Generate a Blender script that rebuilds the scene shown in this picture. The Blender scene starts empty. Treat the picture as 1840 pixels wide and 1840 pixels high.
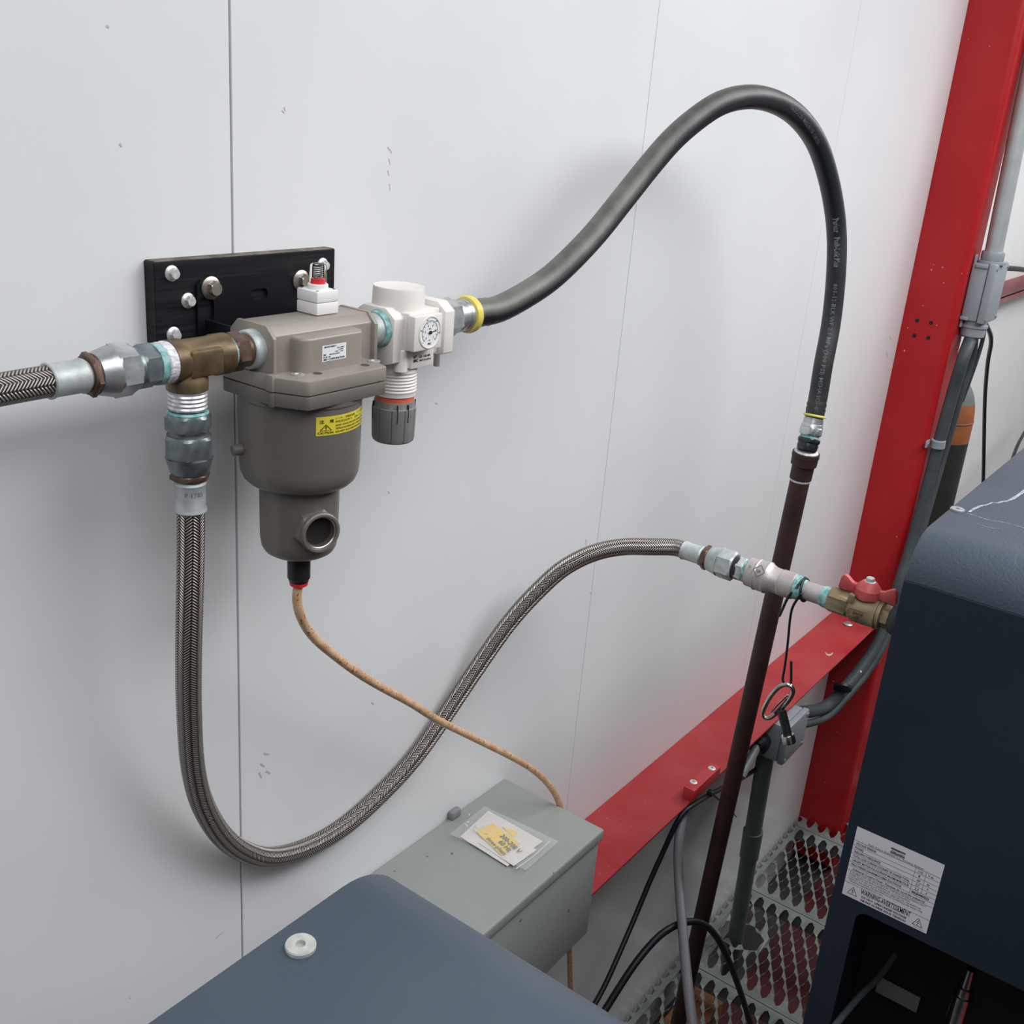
import bpy, bmesh, math, random
from mathutils import Vector, Matrix
from math import sin, cos, pi, radians
random.seed(7)
S = bpy.context.scene
COL = S.collection

# ------------------------------------------------------------------ camera
# world: X along the wall, Y into the wall (wall face at Y = 0), Z up, grating at Z = 0
R0 = Vector((0.59959909, -0.07828709, -0.79646222))
R1 = Vector((-0.24081688, 0.93142988, -0.27284723))
R2 = Vector((0.76320912, 0.3554005, 0.53963165))
def w(v): return Vector((v.x, v.z, -v.y))
RIGHT, DOWN, FWD = w(R0), w(R1), w(R2)
EYE = Vector((0.0, -0.84, 2.003))
FPX = 1934.37
cd = bpy.data.cameras.new('camera'); cam = bpy.data.objects.new('camera', cd); COL.objects.link(cam)
cam.matrix_world = Matrix.Translation(EYE) @ Matrix((RIGHT, -DOWN, -FWD)).transposed().to_4x4()
cd.sensor_width = 36.0; cd.lens = 36.0 * FPX / 1840.0; cd.clip_start = 0.02; cd.clip_end = 60
S.camera = cam
# survey helpers: where a line of sight meets a plane of the room
def ray(px, py): return RIGHT * ((px - 920) / FPX) + DOWN * ((py - 920) / FPX) + FWD
def P(px, py, off):
    r = ray(px, py); return EYE + r * ((-off - EYE.y) / r.y)
def PX(px, py, x):
    r = ray(px, py); return EYE + r * ((x - EYE.x) / r.x)
def PZ(px, py, z):
    r = ray(px, py); return EYE + r * ((z - EYE.z) / r.z)

# ------------------------------------------------------------------ light
S.view_settings.view_transform = 'Standard'; S.view_settings.look = 'None'
S.view_settings.gamma = 1.0; S.view_settings.use_curve_mapping = False
S.view_settings.exposure = 0.0
wd = bpy.data.worlds.new('world'); S.world = wd; wd.use_nodes = True
wd.node_tree.nodes['Background'].inputs[0].default_value = (0.80, 0.88, 1.0, 1)
wd.node_tree.nodes['Background'].inputs[1].default_value = 0.25
def area(name, loc, target, sx, sy, power, col):
    d = bpy.data.lights.new(name, 'AREA'); d.shape = 'RECTANGLE'; d.size = sx; d.size_y = sy
    d.energy = power; d.color = col
    o = bpy.data.objects.new(name, d); COL.objects.link(o); o.location = loc
    o.rotation_euler = (Vector(target) - Vector(loc)).to_track_quat('-Z', 'Y').to_euler()
    return o
area('ceiling_light_near', (1.80, -1.45, 2.83), (1.80, -1.35, 0), 1.3, 0.8, 19, (0.98, 0.99, 1.0))
area('ceiling_light_far', (4.3, -1.2, 2.83), (4.3, -1.0, 0), 1.2, 0.6, 26, (0.98, 1.0, 0.96))
area('added_ceiling_fill', (1.45, -1.2, 2.86), (1.45, -1.2, 0), 6.8, 1.4, 90, (0.97, 0.98, 1.0))  # broad fill added in place of ceiling bounce, not an actual roof light

# ------------------------------------------------------------------ materials
MATS = {}
def mat(name, col, rough=0.5, metal=0.0, col2=None, scale=20, amount=0.5, bump=0.0, bscale=80, spec=0.5, detail=4,
        speck=None, speck_scale=300, speck_th=0.72, coat=0.0, alpha=1.0, trans=0.0, emit=None, stretch=None, ior=1.45):
    if name in MATS: return MATS[name]
    m = bpy.data.materials.new(name); m.use_nodes = True; nt = m.node_tree; N = nt.nodes; L = nt.links
    b = N['Principled BSDF']
    b.inputs['Base Color'].default_value = (*col, 1); b.inputs['Roughness'].default_value = rough
    b.inputs['Metallic'].default_value = metal; b.inputs['Specular IOR Level'].default_value = spec
    b.inputs['Coat Weight'].default_value = coat; b.inputs['Transmission Weight'].default_value = trans
    b.inputs['Alpha'].default_value = alpha; b.inputs['IOR'].default_value = ior
    if emit: b.inputs['Emission Color'].default_value = (*col, 1); b.inputs['Emission Strength'].default_value = emit
    tc = N.new('ShaderNodeTexCoord'); src = tc.outputs['Object']
    if stretch:
        mp = N.new('ShaderNodeMapping'); mp.inputs['Scale'].default_value = stretch; L.new(src, mp.inputs[0]); src = mp.outputs[0]
    cur = None
    if col2:
        n = N.new('ShaderNodeTexNoise'); n.inputs['Scale'].default_value = scale; n.inputs['Detail'].default_value = detail
        L.new(src, n.inputs['Vector'])
        r = N.new('ShaderNodeValToRGB'); r.color_ramp.elements[0].position = 0.5 - 0.24 * (1 - amount); r.color_ramp.elements[1].position = 0.5 + 0.24 * (1 - amount) + 0.01
        r.color_ramp.elements[0].color = (*col, 1); r.color_ramp.elements[1].color = (*col2, 1)
        L.new(n.outputs['Fac'], r.inputs[0]); cur = r.outputs[0]
    if speck:
        n = N.new('ShaderNodeTexNoise'); n.inputs['Scale'].default_value = speck_scale; n.inputs['Detail'].default_value = 1
        L.new(src, n.inputs['Vector'])
        r = N.new('ShaderNodeValToRGB'); r.color_ramp.elements[0].position = speck_th; r.color_ramp.elements[1].position = speck_th + 0.03
        r.color_ramp.elements[0].color = (0, 0, 0, 1); L.new(n.outputs['Fac'], r.inputs[0])
        mx = N.new('ShaderNodeMix'); mx.data_type = 'RGBA'; L.new(r.outputs[0], mx.inputs[0])
        if cur: L.new(cur, mx.inputs[6])
        else: mx.inputs[6].default_value = (*col, 1)
        mx.inputs[7].default_value = (*speck, 1); cur = mx.outputs[2]
    if cur: L.new(cur, b.inputs['Base Color'])
    if bump:
        n = N.new('ShaderNodeTexNoise'); n.inputs['Scale'].default_value = bscale; n.inputs['Detail'].default_value = 3
        L.new(src, n.inputs['Vector'])
        bp = N.new('ShaderNodeBump'); bp.inputs['Strength'].default_value = bump; bp.inputs['Distance'].default_value = 0.001
        L.new(n.outputs['Fac'], bp.inputs['Height']); L.new(bp.outputs[0], b.inputs['Normal'])
    MATS[name] = m; return m

WALL = mat('glossy white wall sheet', (0.72, 0.73, 0.75), 0.22, col2=(0.78, 0.79, 0.80), scale=3, amount=0.1, bump=0.04, bscale=6, spec=0.45,
           speck=(0.45, 0.43, 0.42), speck_scale=120, speck_th=0.83)
GROOVE = mat('dark joint backing', (0.22, 0.22, 0.23), 0.7)
RED = mat('red gloss paint', (0.40, 0.012, 0.016), 0.34, spec=0.35, col2=(0.43, 0.018, 0.022), scale=6, speck=(0.75, 0.30, 0.26), speck_scale=70, speck_th=0.80)
REDD = mat('dusty red paint', (0.36, 0.016, 0.021), 0.5, spec=0.4, col2=(0.40, 0.055, 0.058), scale=9, amount=0.0, speck=(0.46, 0.16, 0.155), speck_scale=260, speck_th=0.74)
HOLE = mat('dark hole', (0.01, 0.008, 0.008), 0.8)
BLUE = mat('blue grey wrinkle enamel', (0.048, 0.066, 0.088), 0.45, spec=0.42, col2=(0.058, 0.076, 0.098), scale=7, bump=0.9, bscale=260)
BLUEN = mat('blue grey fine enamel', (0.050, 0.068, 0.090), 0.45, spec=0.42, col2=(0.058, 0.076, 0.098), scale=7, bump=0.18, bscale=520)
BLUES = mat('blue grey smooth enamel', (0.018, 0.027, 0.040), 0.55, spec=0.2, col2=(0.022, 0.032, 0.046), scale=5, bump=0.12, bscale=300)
BLACKIN = mat('black interior', (0.012, 0.012, 0.013), 0.7)
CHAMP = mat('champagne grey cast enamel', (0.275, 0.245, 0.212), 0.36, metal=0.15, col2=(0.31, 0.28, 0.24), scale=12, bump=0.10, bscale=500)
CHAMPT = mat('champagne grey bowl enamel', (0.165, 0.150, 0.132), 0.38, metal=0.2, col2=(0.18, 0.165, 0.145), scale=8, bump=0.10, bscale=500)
IVORY = mat('ivory plastic', (0.74, 0.70, 0.66), 0.42, col2=(0.77, 0.73, 0.69), scale=20)
WHITEP = mat('white plastic', (0.78, 0.76, 0.75), 0.38, col2=(0.82, 0.80, 0.79), scale=30)
LGREY = mat('light grey plastic', (0.50, 0.49, 0.46), 0.45)
KNOB = mat('mid grey plastic', (0.19, 0.185, 0.18), 0.5, col2=(0.22, 0.215, 0.205), scale=40)
ORANGE = mat('orange red plastic', (0.85, 0.16, 0.10), 0.4)
REDP = mat('red plastic', (0.75, 0.03, 0.035), 0.35)
BLACKP = mat('black plastic', (0.014, 0.014, 0.017), 0.4, col2=(0.02, 0.02, 0.024), scale=40, bump=0.1, bscale=300)
BOARD = mat('black plastic board', (0.007, 0.007, 0.010), 0.42, spec=0.25, col2=(0.017, 0.017, 0.02), scale=8, stretch=(1, 1, 30), speck=(0.25, 0.24, 0.24), speck_scale=170, speck_th=0.80)
DUST = mat('dusty board edge', (0.09, 0.075, 0.06), 0.9, col2=(0.20, 0.17, 0.14), scale=60, bump=0.4, bscale=200)
ZINC = mat('dull zinc plating', (0.36, 0.38, 0.39), 0.34, metal=0.8, col2=(0.62, 0.64, 0.64), scale=50, amount=0.1, bump=0.12, bscale=250)
ZINCD = mat('dark zinc plating', (0.16, 0.19, 0.20), 0.38, metal=0.7, col2=(0.28, 0.32, 0.33), scale=70, amount=0.3, bump=0.15, bscale=250)
GALV = mat('weathered galvanised steel', (0.36, 0.40, 0.40), 0.5, metal=0.45, col2=(0.62, 0.66, 0.65), scale=70, amount=0.1, bump=0.15, bscale=200)
COPPER = mat('oxidised brown brass', (0.10, 0.062, 0.045), 0.42, metal=0.55, col2=(0.16, 0.10, 0.075), scale=60, amount=0.3)
BRASS = mat('tarnished brass', (0.115, 0.080, 0.050), 0.42, metal=0.6, col2=(0.24, 0.165, 0.080), scale=45, amount=0.45, bump=0.12, bscale=150)
VALVE = mat('sand cast valve brass', (0.26, 0.205, 0.12), 0.42, metal=0.6, col2=(0.36, 0.29, 0.18), scale=50, amount=0.3, bump=0.2, bscale=300)
TEAL = mat('teal thread sealant', (0.10, 0.30, 0.31), 0.55, col2=(0.32, 0.50, 0.48), scale=160, amount=0.55, bump=0.3, bscale=300)
TAPE = mat('white thread tape', (0.80, 0.79, 0.82), 0.55, col2=(0.50, 0.50, 0.53), scale=180, amount=0.5, bump=0.5, bscale=300, stretch=(1, 1, 3))
NICKEL = mat('satin nickel fitting', (0.44, 0.40, 0.39), 0.42, metal=0.45, col2=(0.54, 0.50, 0.49), scale=60, amount=0.3, bump=0.15, bscale=300)
STEEL = mat('bright steel', (0.62, 0.61, 0.60), 0.22, metal=1.0, col2=(0.5, 0.49, 0.48), scale=60)
STAIN = mat('tinted stainless bolt', (0.36, 0.32, 0.28), 0.35, metal=0.9, col2=(0.50, 0.46, 0.42), scale=80)
WHITESC = mat('pale zinc screw', (0.78, 0.77, 0.78), 0.35, metal=0.4, col2=(0.55, 0.55, 0.56), scale=300, amount=0.4)
PIPE = mat('dark brown pipe', (0.036, 0.018, 0.016), 0.55, spec=0.35, col2=(0.048, 0.026, 0.022), scale=20, bump=0.2, bscale=120)
YEL = mat('yellow plastic ring', (0.72, 0.60, 0.12), 0.4)
GREYBOX = mat('grey green box enamel', (0.255, 0.280, 0.265), 0.45, spec=0.35, col2=(0.285, 0.305, 0.285), scale=5, bump=0.15, bscale=250, speck=(0.08, 0.08, 0.07), speck_scale=60, speck_th=0.79)
JBOX = mat('light grey junction box', (0.255, 0.285, 0.315), 0.45, col2=(0.28, 0.31, 0.33), scale=20, bump=0.1, bscale=300)
CONDUIT = mat('grey conduit', (0.085, 0.115, 0.108), 0.45, col2=(0.11, 0.14, 0.13), scale=20)
CONDL = mat('pale conduit', (0.38, 0.42, 0.42), 0.42, metal=0.3, col2=(0.46, 0.50, 0.50), scale=20, amount=0.3)
FLEX = mat('dark grey flexible conduit', (0.050, 0.062, 0.068), 0.55, spec=0.3, col2=(0.062, 0.075, 0.08), scale=30)
CABLE = mat('black cable', (0.010, 0.012, 0.016), 0.42, col2=(0.014, 0.016, 0.02), scale=60)
GCABLE = mat('grey cable', (0.20, 0.20, 0.22), 0.48)
RUST = mat('rusty brown', (0.26, 0.10, 0.04), 0.7, col2=(0.14, 0.07, 0.04), scale=20)
CYLB = mat('black cylinder paint', (0.022, 0.024, 0.02), 0.5, col2=(0.03, 0.032, 0.028), scale=10)
CYLG = mat('grey green cylinder paint', (0.12, 0.14, 0.13), 0.5)
CYLO = mat('orange brown cylinder paint', (0.30, 0.10, 0.035), 0.6, col2=(0.24, 0.08, 0.03), scale=25)
GRATE = mat('galvanised grating', (0.16, 0.185, 0.175), 0.5, metal=0.2, col2=(0.235, 0.26, 0.25), scale=14, amount=0.25, bump=0.2, bscale=150)
GRATEE = mat('pale worn grating edge', (0.62, 0.63, 0.60), 0.4, metal=0.5)
SUB = mat('brown subfloor', (0.045, 0.036, 0.034), 0.8, col2=(0.065, 0.055, 0.052), scale=6)
WOOD = mat('orange brown wood', (0.28, 0.11, 0.05), 0.7, col2=(0.34, 0.15, 0.07), scale=12, stretch=(12, 1, 1))
CEIL = mat('white ceiling', (0.75, 0.75, 0.75), 0.6, col2=(0.78, 0.78, 0.78), scale=4)
LABELW = mat('white label', (0.70, 0.70, 0.74), 0.4)
LABELG = mat('pale label', (0.72, 0.75, 0.78), 0.4)
LABELY = mat('yellow label', (0.66, 0.56, 0.045), 0.45)
LABELY2 = mat('warm yellow label', (0.80, 0.55, 0.07), 0.5)
INK = mat('black ink', (0.012, 0.012, 0.014), 0.5)
INKG = mat('grey ink', (0.20, 0.20, 0.21), 0.5)
INKH = mat('grey hose print', (0.13, 0.14, 0.15), 0.5)
PAPER = mat('white paper', (0.72, 0.66, 0.65), 0.6, col2=(0.66, 0.61, 0.58), scale=40)
DIAL = mat('white dial', (0.80, 0.80, 0.80), 0.4)
HANDLE = mat('red handle coat', (0.42, 0.05, 0.055), 0.45, col2=(0.50, 0.09, 0.09), scale=40)
RUBBER = mat('dark rubber grommet', (0.03, 0.04, 0.045), 0.6, col2=(0.04, 0.05, 0.055), scale=50)
CHROME = mat('worn chrome', (0.55, 0.54, 0.52), 0.18, metal=1.0, col2=(0.40, 0.39, 0.38), scale=60)
DARKST = mat('dark steel', (0.045, 0.05, 0.052), 0.3, metal=0.7, col2=(0.06, 0.065, 0.07), scale=50)
FOAM = mat('grey sealant', (0.22, 0.22, 0.23), 0.8)
WHITESCUFF = mat('white scuff mark', (0.40, 0.42, 0.46), 0.7, col2=(0.15, 0.17, 0.20), scale=260, amount=0.5)
CLEAR = mat('clear acrylic', (1, 1, 1), 0.03, trans=1.0, ior=1.12)
TUBEM = mat('rust stained tube', (0.66, 0.45, 0.28), 0.35, col2=(0.52, 0.30, 0.16), scale=70, amount=0.3, speck=(0.25, 0.09, 0.03), speck_scale=330, speck_th=0.64)

def braid_mat():
    m = bpy.data.materials.new('stainless wire braid'); m.use_nodes = True; nt = m.node_tree; N = nt.nodes; L = nt.links
    b = N['Principled BSDF']; b.inputs['Metallic'].default_value = 0.75; b.inputs['Roughness'].default_value = 0.33
    uv = N.new('ShaderNodeUVMap'); sx = N.new('ShaderNodeSeparateXYZ'); L.new(uv.outputs[0], sx.inputs[0])
    def M(op, a, bb=None, c=None):
        n = N.new('ShaderNodeMath'); n.operation = op
        for i, v in enumerate((a, bb, c)):
            if v is None: continue
            if isinstance(v, (int, float)): n.inputs[i].default_value = v
            else: L.new(v, n.inputs[i])
        return n.outputs[0]
    u = M('MULTIPLY', sx.outputs[0], 12.0)
    zig = M('PINGPONG', u, 1.0)
    ph = M('ADD', M('MULTIPLY', sx.outputs[1], 1 / 0.0030), M('MULTIPLY', zig, 1.7))
    wv = M('MULTIPLY_ADD', M('SINE', M('MULTIPLY', ph, 2 * pi)), 0.5, 0.5)
    ridge = M('SUBTRACT', 1.0, M('MULTIPLY', M('POWER', M('ABSOLUTE', M('COSINE', M('MULTIPLY', u, pi))), 6.0), 0.6))
    # bundles cross over and under: every other band lies lower
    h = M('MULTIPLY', M('POWER', wv, 0.9), ridge)
    r = N.new('ShaderNodeValToRGB'); e = r.color_ramp.elements
    e[0].position = 0.12; e[0].color = (0.030, 0.024, 0.022, 1); e[1].position = 0.80; e[1].color = (0.60, 0.54, 0.50, 1)
    L.new(h, r.inputs[0]); L.new(r.outputs[0], b.inputs['Base Color'])
    bp = N.new('ShaderNodeBump'); bp.inputs['Strength'].default_value = 1.0; bp.inputs['Distance'].default_value = 0.0009
    L.new(h, bp.inputs['Height']); L.new(bp.outputs[0], b.inputs['Normal'])
    return m
BRAID = braid_mat()

def rubber_mat():
    m = bpy.data.materials.new('black rubber hose'); m.use_nodes = True; nt = m.node_tree; N = nt.nodes; L = nt.links
    b = N['Principled BSDF']; b.inputs['Roughness'].default_value = 0.42
    uv = N.new('ShaderNodeUVMap'); sx = N.new('ShaderNodeSeparateXYZ'); L.new(uv.outputs[0], sx.inputs[0])
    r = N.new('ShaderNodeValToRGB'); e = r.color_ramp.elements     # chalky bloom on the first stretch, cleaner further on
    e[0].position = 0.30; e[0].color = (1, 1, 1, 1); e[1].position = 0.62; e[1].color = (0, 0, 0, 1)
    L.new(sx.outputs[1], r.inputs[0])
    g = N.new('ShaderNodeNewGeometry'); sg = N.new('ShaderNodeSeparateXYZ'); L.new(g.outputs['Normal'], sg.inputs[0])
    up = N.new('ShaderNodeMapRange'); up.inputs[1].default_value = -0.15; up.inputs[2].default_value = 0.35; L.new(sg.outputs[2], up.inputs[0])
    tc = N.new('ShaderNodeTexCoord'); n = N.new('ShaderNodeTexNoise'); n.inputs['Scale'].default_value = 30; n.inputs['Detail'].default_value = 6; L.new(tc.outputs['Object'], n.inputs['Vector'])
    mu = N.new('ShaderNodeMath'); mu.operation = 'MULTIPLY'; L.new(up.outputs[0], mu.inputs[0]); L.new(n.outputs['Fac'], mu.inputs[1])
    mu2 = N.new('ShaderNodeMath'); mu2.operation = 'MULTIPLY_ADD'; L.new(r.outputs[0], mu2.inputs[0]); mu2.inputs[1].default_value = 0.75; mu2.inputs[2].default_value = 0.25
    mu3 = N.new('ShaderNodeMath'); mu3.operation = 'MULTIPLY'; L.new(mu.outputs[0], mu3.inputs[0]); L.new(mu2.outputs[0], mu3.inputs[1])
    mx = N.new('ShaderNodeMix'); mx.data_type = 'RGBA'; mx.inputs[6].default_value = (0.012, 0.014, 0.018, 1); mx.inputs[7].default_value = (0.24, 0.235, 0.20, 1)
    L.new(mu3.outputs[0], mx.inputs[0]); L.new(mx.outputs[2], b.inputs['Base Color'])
    wv = N.new('ShaderNodeMath'); wv.operation = 'MULTIPLY'; L.new(sx.outputs[1], wv.inputs[0]); wv.inputs[1].default_value = 2 * pi / 0.0021
    sn = N.new('ShaderNodeMath'); sn.operation = 'SINE'; L.new(wv.outputs[0], sn.inputs[0])
    bp = N.new('ShaderNodeBump'); bp.inputs['Strength'].default_value = 0.35; bp.inputs['Distance'].default_value = 0.0002
    L.new(sn.outputs[0], bp.inputs['Height']); L.new(bp.outputs[0], b.inputs['Normal'])
    return m
HOSE = rubber_mat()

# ------------------------------------------------------------------ object helpers
def wloc(o):
    v = Vector((0, 0, 0))
    while o is not None: v += o.location; o = o.parent
    return v
def obj(name, src, m, parent=None, smooth=35, label=None):
    """src: bmesh or mesh in world coordinates -> ONE mesh object, child of parent"""
    if isinstance(src, bmesh.types.BMesh):
        me = bpy.data.meshes.new(name); src.normal_update(); src.to_mesh(me); src.free()
    else: me = src
    o = bpy.data.objects.new(name, me)
    for x in (m if isinstance(m, (list, tuple)) else [m]): me.materials.append(x)
    if parent is not None:
        o.parent = parent; me.transform(Matrix.Translation(-wloc(parent)))
    else:
        vs = [v.co for v in me.vertices]
        c = Vector(((min(v.x for v in vs) + max(v.x for v in vs)) / 2, (min(v.y for v in vs) + max(v.y for v in vs)) / 2, min(v.z for v in vs)))
        me.transform(Matrix.Translation(-c)); o.location = c
    if smooth:
        for p in me.polygons: p.use_smooth = True
        me.set_sharp_from_angle(angle=radians(smooth))
    COL.objects.link(o)
    if label: o['label'] = label
    return o
def tag(o, label, cat, group=None):
    o['label'] = label; o['category'] = cat
    if group: o['group'] = group
    return o
def thing(name, loc, label, cat, group=None):
    o = bpy.data.objects.new(name, None); o.empty_display_size = 0.02; COL.objects.link(o); o.location = loc
    return tag(o, label, cat, group)
def struct(o): o['kind'] = 'structure'; return o
def copy_part(o, parent, delta, rot=None):
    c = o.copy(); COL.objects.link(c); c.parent = parent
    c.location = o.location + Vector(delta)
    if rot: c.rotation_euler = rot
    return c

def frame(axis):
    a = Vector(axis).normalized(); t = Vector((0, 0, 1)) if abs(a.z) < 0.9 else Vector((1, 0, 0))
    u = a.cross(t).normalized(); v = a.cross(u).normalized(); return a, u, v
def box(x0, x1, y0, y1, z0, z1, bev=0.0, seg=2, bm=None):
    bm2 = bmesh.new(); r = bmesh.ops.create_cube(bm2, size=1.0)
    for v in bm2.verts: v.co = Vector(((x0 + x1) / 2 + v.co.x * (x1 - x0), (y0 + y1) / 2 + v.co.y * (y1 - y0), (z0 + z1) / 2 + v.co.z * (z1 - z0)))
    if bev: bmesh.ops.bevel(bm2, geom=bm2.edges[:], offset=bev, segments=seg, affect='EDGES', profile=0.5)
    if bm is None: return bm2
    merge(bm, bm2); return bm
def merge(a, b):
    me = bpy.data.meshes.new('t'); b.to_mesh(me); b.free(); a.from_mesh(me); bpy.data.meshes.remove(me); return a
def lathe(org, axis, prof, seg=32, bm=None, cap=True, phase=0.0):
    """prof: (t along axis, radius)"""
    bm2 = bmesh.new(); a, u, v = frame(axis); org = Vector(org); rings = []
    for t, r in prof:
        rings.append([bm2.verts.new(org + a * t + (u * cos(2 * pi * i / seg + phase) + v * sin(2 * pi * i / seg + phase)) * r) for i in range(seg)])
    for k in range(len(rings) - 1):
        for i in range(seg):
            j = (i + 1) % seg; bm2.faces.new((rings[k][i], rings[k][j], rings[k + 1][j], rings[k + 1][i]))
    if cap: bm2.faces.new(rings[0][::-1]); bm2.faces.new(rings[-1])
    bmesh.ops.recalc_face_normals(bm2, faces=bm2.faces[:])
    if bm is None: return bm2
    merge(bm, bm2); return bm
def cyl(org, axis, t0, t1, r, seg=32, ch=0.0, bm=None):
    pr = [(t0, r), (t1, r)] if not ch else [(t0, r - ch), (t0 + ch, r), (t1 - ch, r), (t1, r - ch)]
    return lathe(org, axis, pr, seg, bm)
def hexn(org, axis, t0, t1, r, ch=0.12, bm=None, phase=0.0, n=6):
    """hexagonal nut whose corners are chamfered at both faces"""
    bm2 = bmesh.new(); a, u, v = frame(axis); org = Vector(org); h = t1 - t0; sub = 4; seg = n * sub
    rin = r * cos(pi / n)
    def rad(i, lim):
        th = (i % sub) / sub * 2 * pi / n - pi / n
        return min(rin / cos(th), lim)
    rings = []
    c = min(h * 0.25, r * ch)
    for t, lim in ((t0, rin * 0.985), (t0 + c * 0.9, r), (t1 - c * 0.9, r), (t1, rin * 0.985)):
        rings.append([bm2.verts.new(org + a * t + (u * cos(2 * pi * i / seg + phase) + v * sin(2 * pi * i / seg + phase)) * rad(i, lim)) for i in range(seg)])
    for k in range(3):
        for i in range(seg):
            j = (i + 1) % seg; bm2.faces.new((rings[k][i], rings[k][j], rings[k + 1][j], rings[k + 1][i]))
    bm2.faces.new(rings[0][::-1]); bm2.faces.new(rings[-1])
    bmesh.ops.recalc_face_normals(bm2, faces=bm2.faces[:])
    if bm is None: return bm2
    merge(bm, bm2); return bm
def prism(pts, depth, bev=0.0, bm=None):
    """pts: polygon of Vectors, extruded by vector depth"""
    bm2 = bmesh.new(); d = Vector(depth)
    f = bm2.faces.new([bm2.verts.new(Vector(p)) for p in pts]); g = bmesh.ops.extrude_face_region(bm2, geom=[f])
    for v in g['geom']:
        if isinstance(v, bmesh.types.BMVert): v.co += d
    bmesh.ops.recalc_face_normals(bm2, faces=bm2.faces[:])
    if bev: bmesh.ops.bevel(bm2, geom=bm2.edges[:], offset=bev, segments=2, affect='EDGES', profile=0.5)
    if bm is None: return bm2
    merge(bm, bm2); return bm
def spline(pts, step=0.006):
    pts = [Vector(p) for p in pts]
    q = [pts[0] * 2 - pts[1]] + pts + [pts[-1] * 2 - pts[-2]]; out = []
    for i in range(1, len(q) - 2):
        p0, p1, p2, p3 = q[i - 1:i + 3]; a = 0.5
        t0 = 0; t1 = t0 + max((p1 - p0).length, 1e-6) ** a; t2 = t1 + max((p2 - p1).length, 1e-6) ** a; t3 = t2 + max((p3 - p2).length, 1e-6) ** a
        n = max(2, int((p2 - p1).length / step))
        for k in range(n):
            t = t1 + (t2 - t1) * k / n
            A1 = p0 * ((t1 - t) / (t1 - t0)) + p1 * ((t - t0) / (t1 - t0)); A2 = p1 * ((t2 - t) / (t2 - t1)) + p2 * ((t - t1) / (t2 - t1)); A3 = p2 * ((t3 - t) / (t3 - t2)) + p3 * ((t - t2) / (t3 - t2))
            B1 = A1 * ((t2 - t) / (t2 - t0)) + A2 * ((t - t0) / (t2 - t0)); B2 = A2 * ((t3 - t) / (t3 - t1)) + A3 * ((t - t1) / (t3 - t1))
            out.append(B1 * ((t2 - t) / (t2 - t1)) + B2 * ((t - t1) / (t2 - t1)))
    out.append(pts[-1])
    for _ in range(6):
        out = [out[0]] + [(out[i - 1] + out[i] * 2 + out[i + 1]) / 4 for i in range(1, len(out) - 1)] + [out[-1]]
    return out
def frames(path):
    T = [(path[min(i + 1, len(path) - 1)] - path[max(i - 1, 0)]).normalized() for i in range(len(path))]
    a, u, v = frame(T[0]); F = []
    for t in T:
        u = (u - t * u.dot(t)).normalized(); F.append((t, u, t.cross(u)))
    return F
def tube(path, r, seg=20, rfun=None, bm=None):
    bm2 = bmesh.new(); F = frames(path); uvl = bm2.loops.layers.uv.new('UVMap'); rings = []; d = 0; D = []
    for i, p in enumerate(path):
        if i: d += (p - path[i - 1]).length
        D.append(d); rr = rfun(d) if rfun else r
        rings.append([bm2.verts.new(p + (F[i][1] * cos(2 * pi * k / seg) + F[i][2] * sin(2 * pi * k / seg)) * rr) for k in range(seg)])
    for i in range(len(path) - 1):
        for k in range(seg):
            j = (k + 1) % seg
            f = bm2.faces.new((rings[i][k], rings[i][j], rings[i + 1][j], rings[i + 1][k]))
            for lp, (uu, vv) in zip(f.loops, ((k, i), (k + 1, i), (k + 1, i + 1), (k, i + 1))): lp[uvl].uv = (uu / seg, D[vv])
    bm2.faces.new(rings[0][::-1]); bm2.faces.new(rings[-1])
    if bm is None: return bm2
    merge(bm, bm2); return bm
def text_mesh(lines, M, depth=0.0001, warp=None):
    """lines: (string, x, y, size, weight, squeeze) in metres on a plane; M maps that plane to the world"""
    bm = bmesh.new()
    for ln in lines:
        s, x, y, size = ln[:4]; wt = ln[4] if len(ln) > 4 else 0.0; sq = ln[5] if len(ln) > 5 else 1.0
        c = bpy.data.curves.new('t', 'FONT'); c.body = s; c.size = size; c.offset = wt * size; c.resolution_u = 2
        o = bpy.data.objects.new('t', c)
        me = bpy.data.meshes.new_from_object(o)
        me.transform(Matrix.Translation((x, y, 0)) @ Matrix.Diagonal((sq, 1, 1, 1)))
        bm.from_mesh(me); bpy.data.objects.remove(o); bpy.data.curves.remove(c); bpy.data.meshes.remove(me)
    if warp:
        bmesh.ops.subdivide_edges(bm, edges=[e for e in bm.edges if e.calc_length() > 0.004], cuts=1)
        for v in bm.verts: v.co = warp(v.co)
    else: bm.transform(M)
    return bm
def strokes(segs, wd, M, bm=None):
    """thin flat lines on a label: (x0,y0,x1,y1[,width])"""
    b2 = bmesh.new()
    for s in segs:
        a = Vector((s[0], s[1], 0)); b = Vector((s[2], s[3], 0)); h = (s[4] if len(s) > 4 else wd) / 2
        d = (b - a).normalized(); n = Vector((-d.y, d.x, 0)) * h
        b2.faces.new([b2.verts.new(p) for p in (a - n, b - n, b + n, a + n)])
    if M is not None: b2.transform(M)
    if bm is None: return b2
    merge(bm, b2); return bm
def basis(o, x, y):
    """matrix of a label plane: origin, x direction, y direction"""
    x = Vector(x).normalized(); y = Vector(y); y = (y - x * y.dot(x)).normalized(); z = x.cross(y)
    return Matrix.Translation(Vector(o)) @ Matrix((x, y, z)).transposed().to_4x4()
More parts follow.
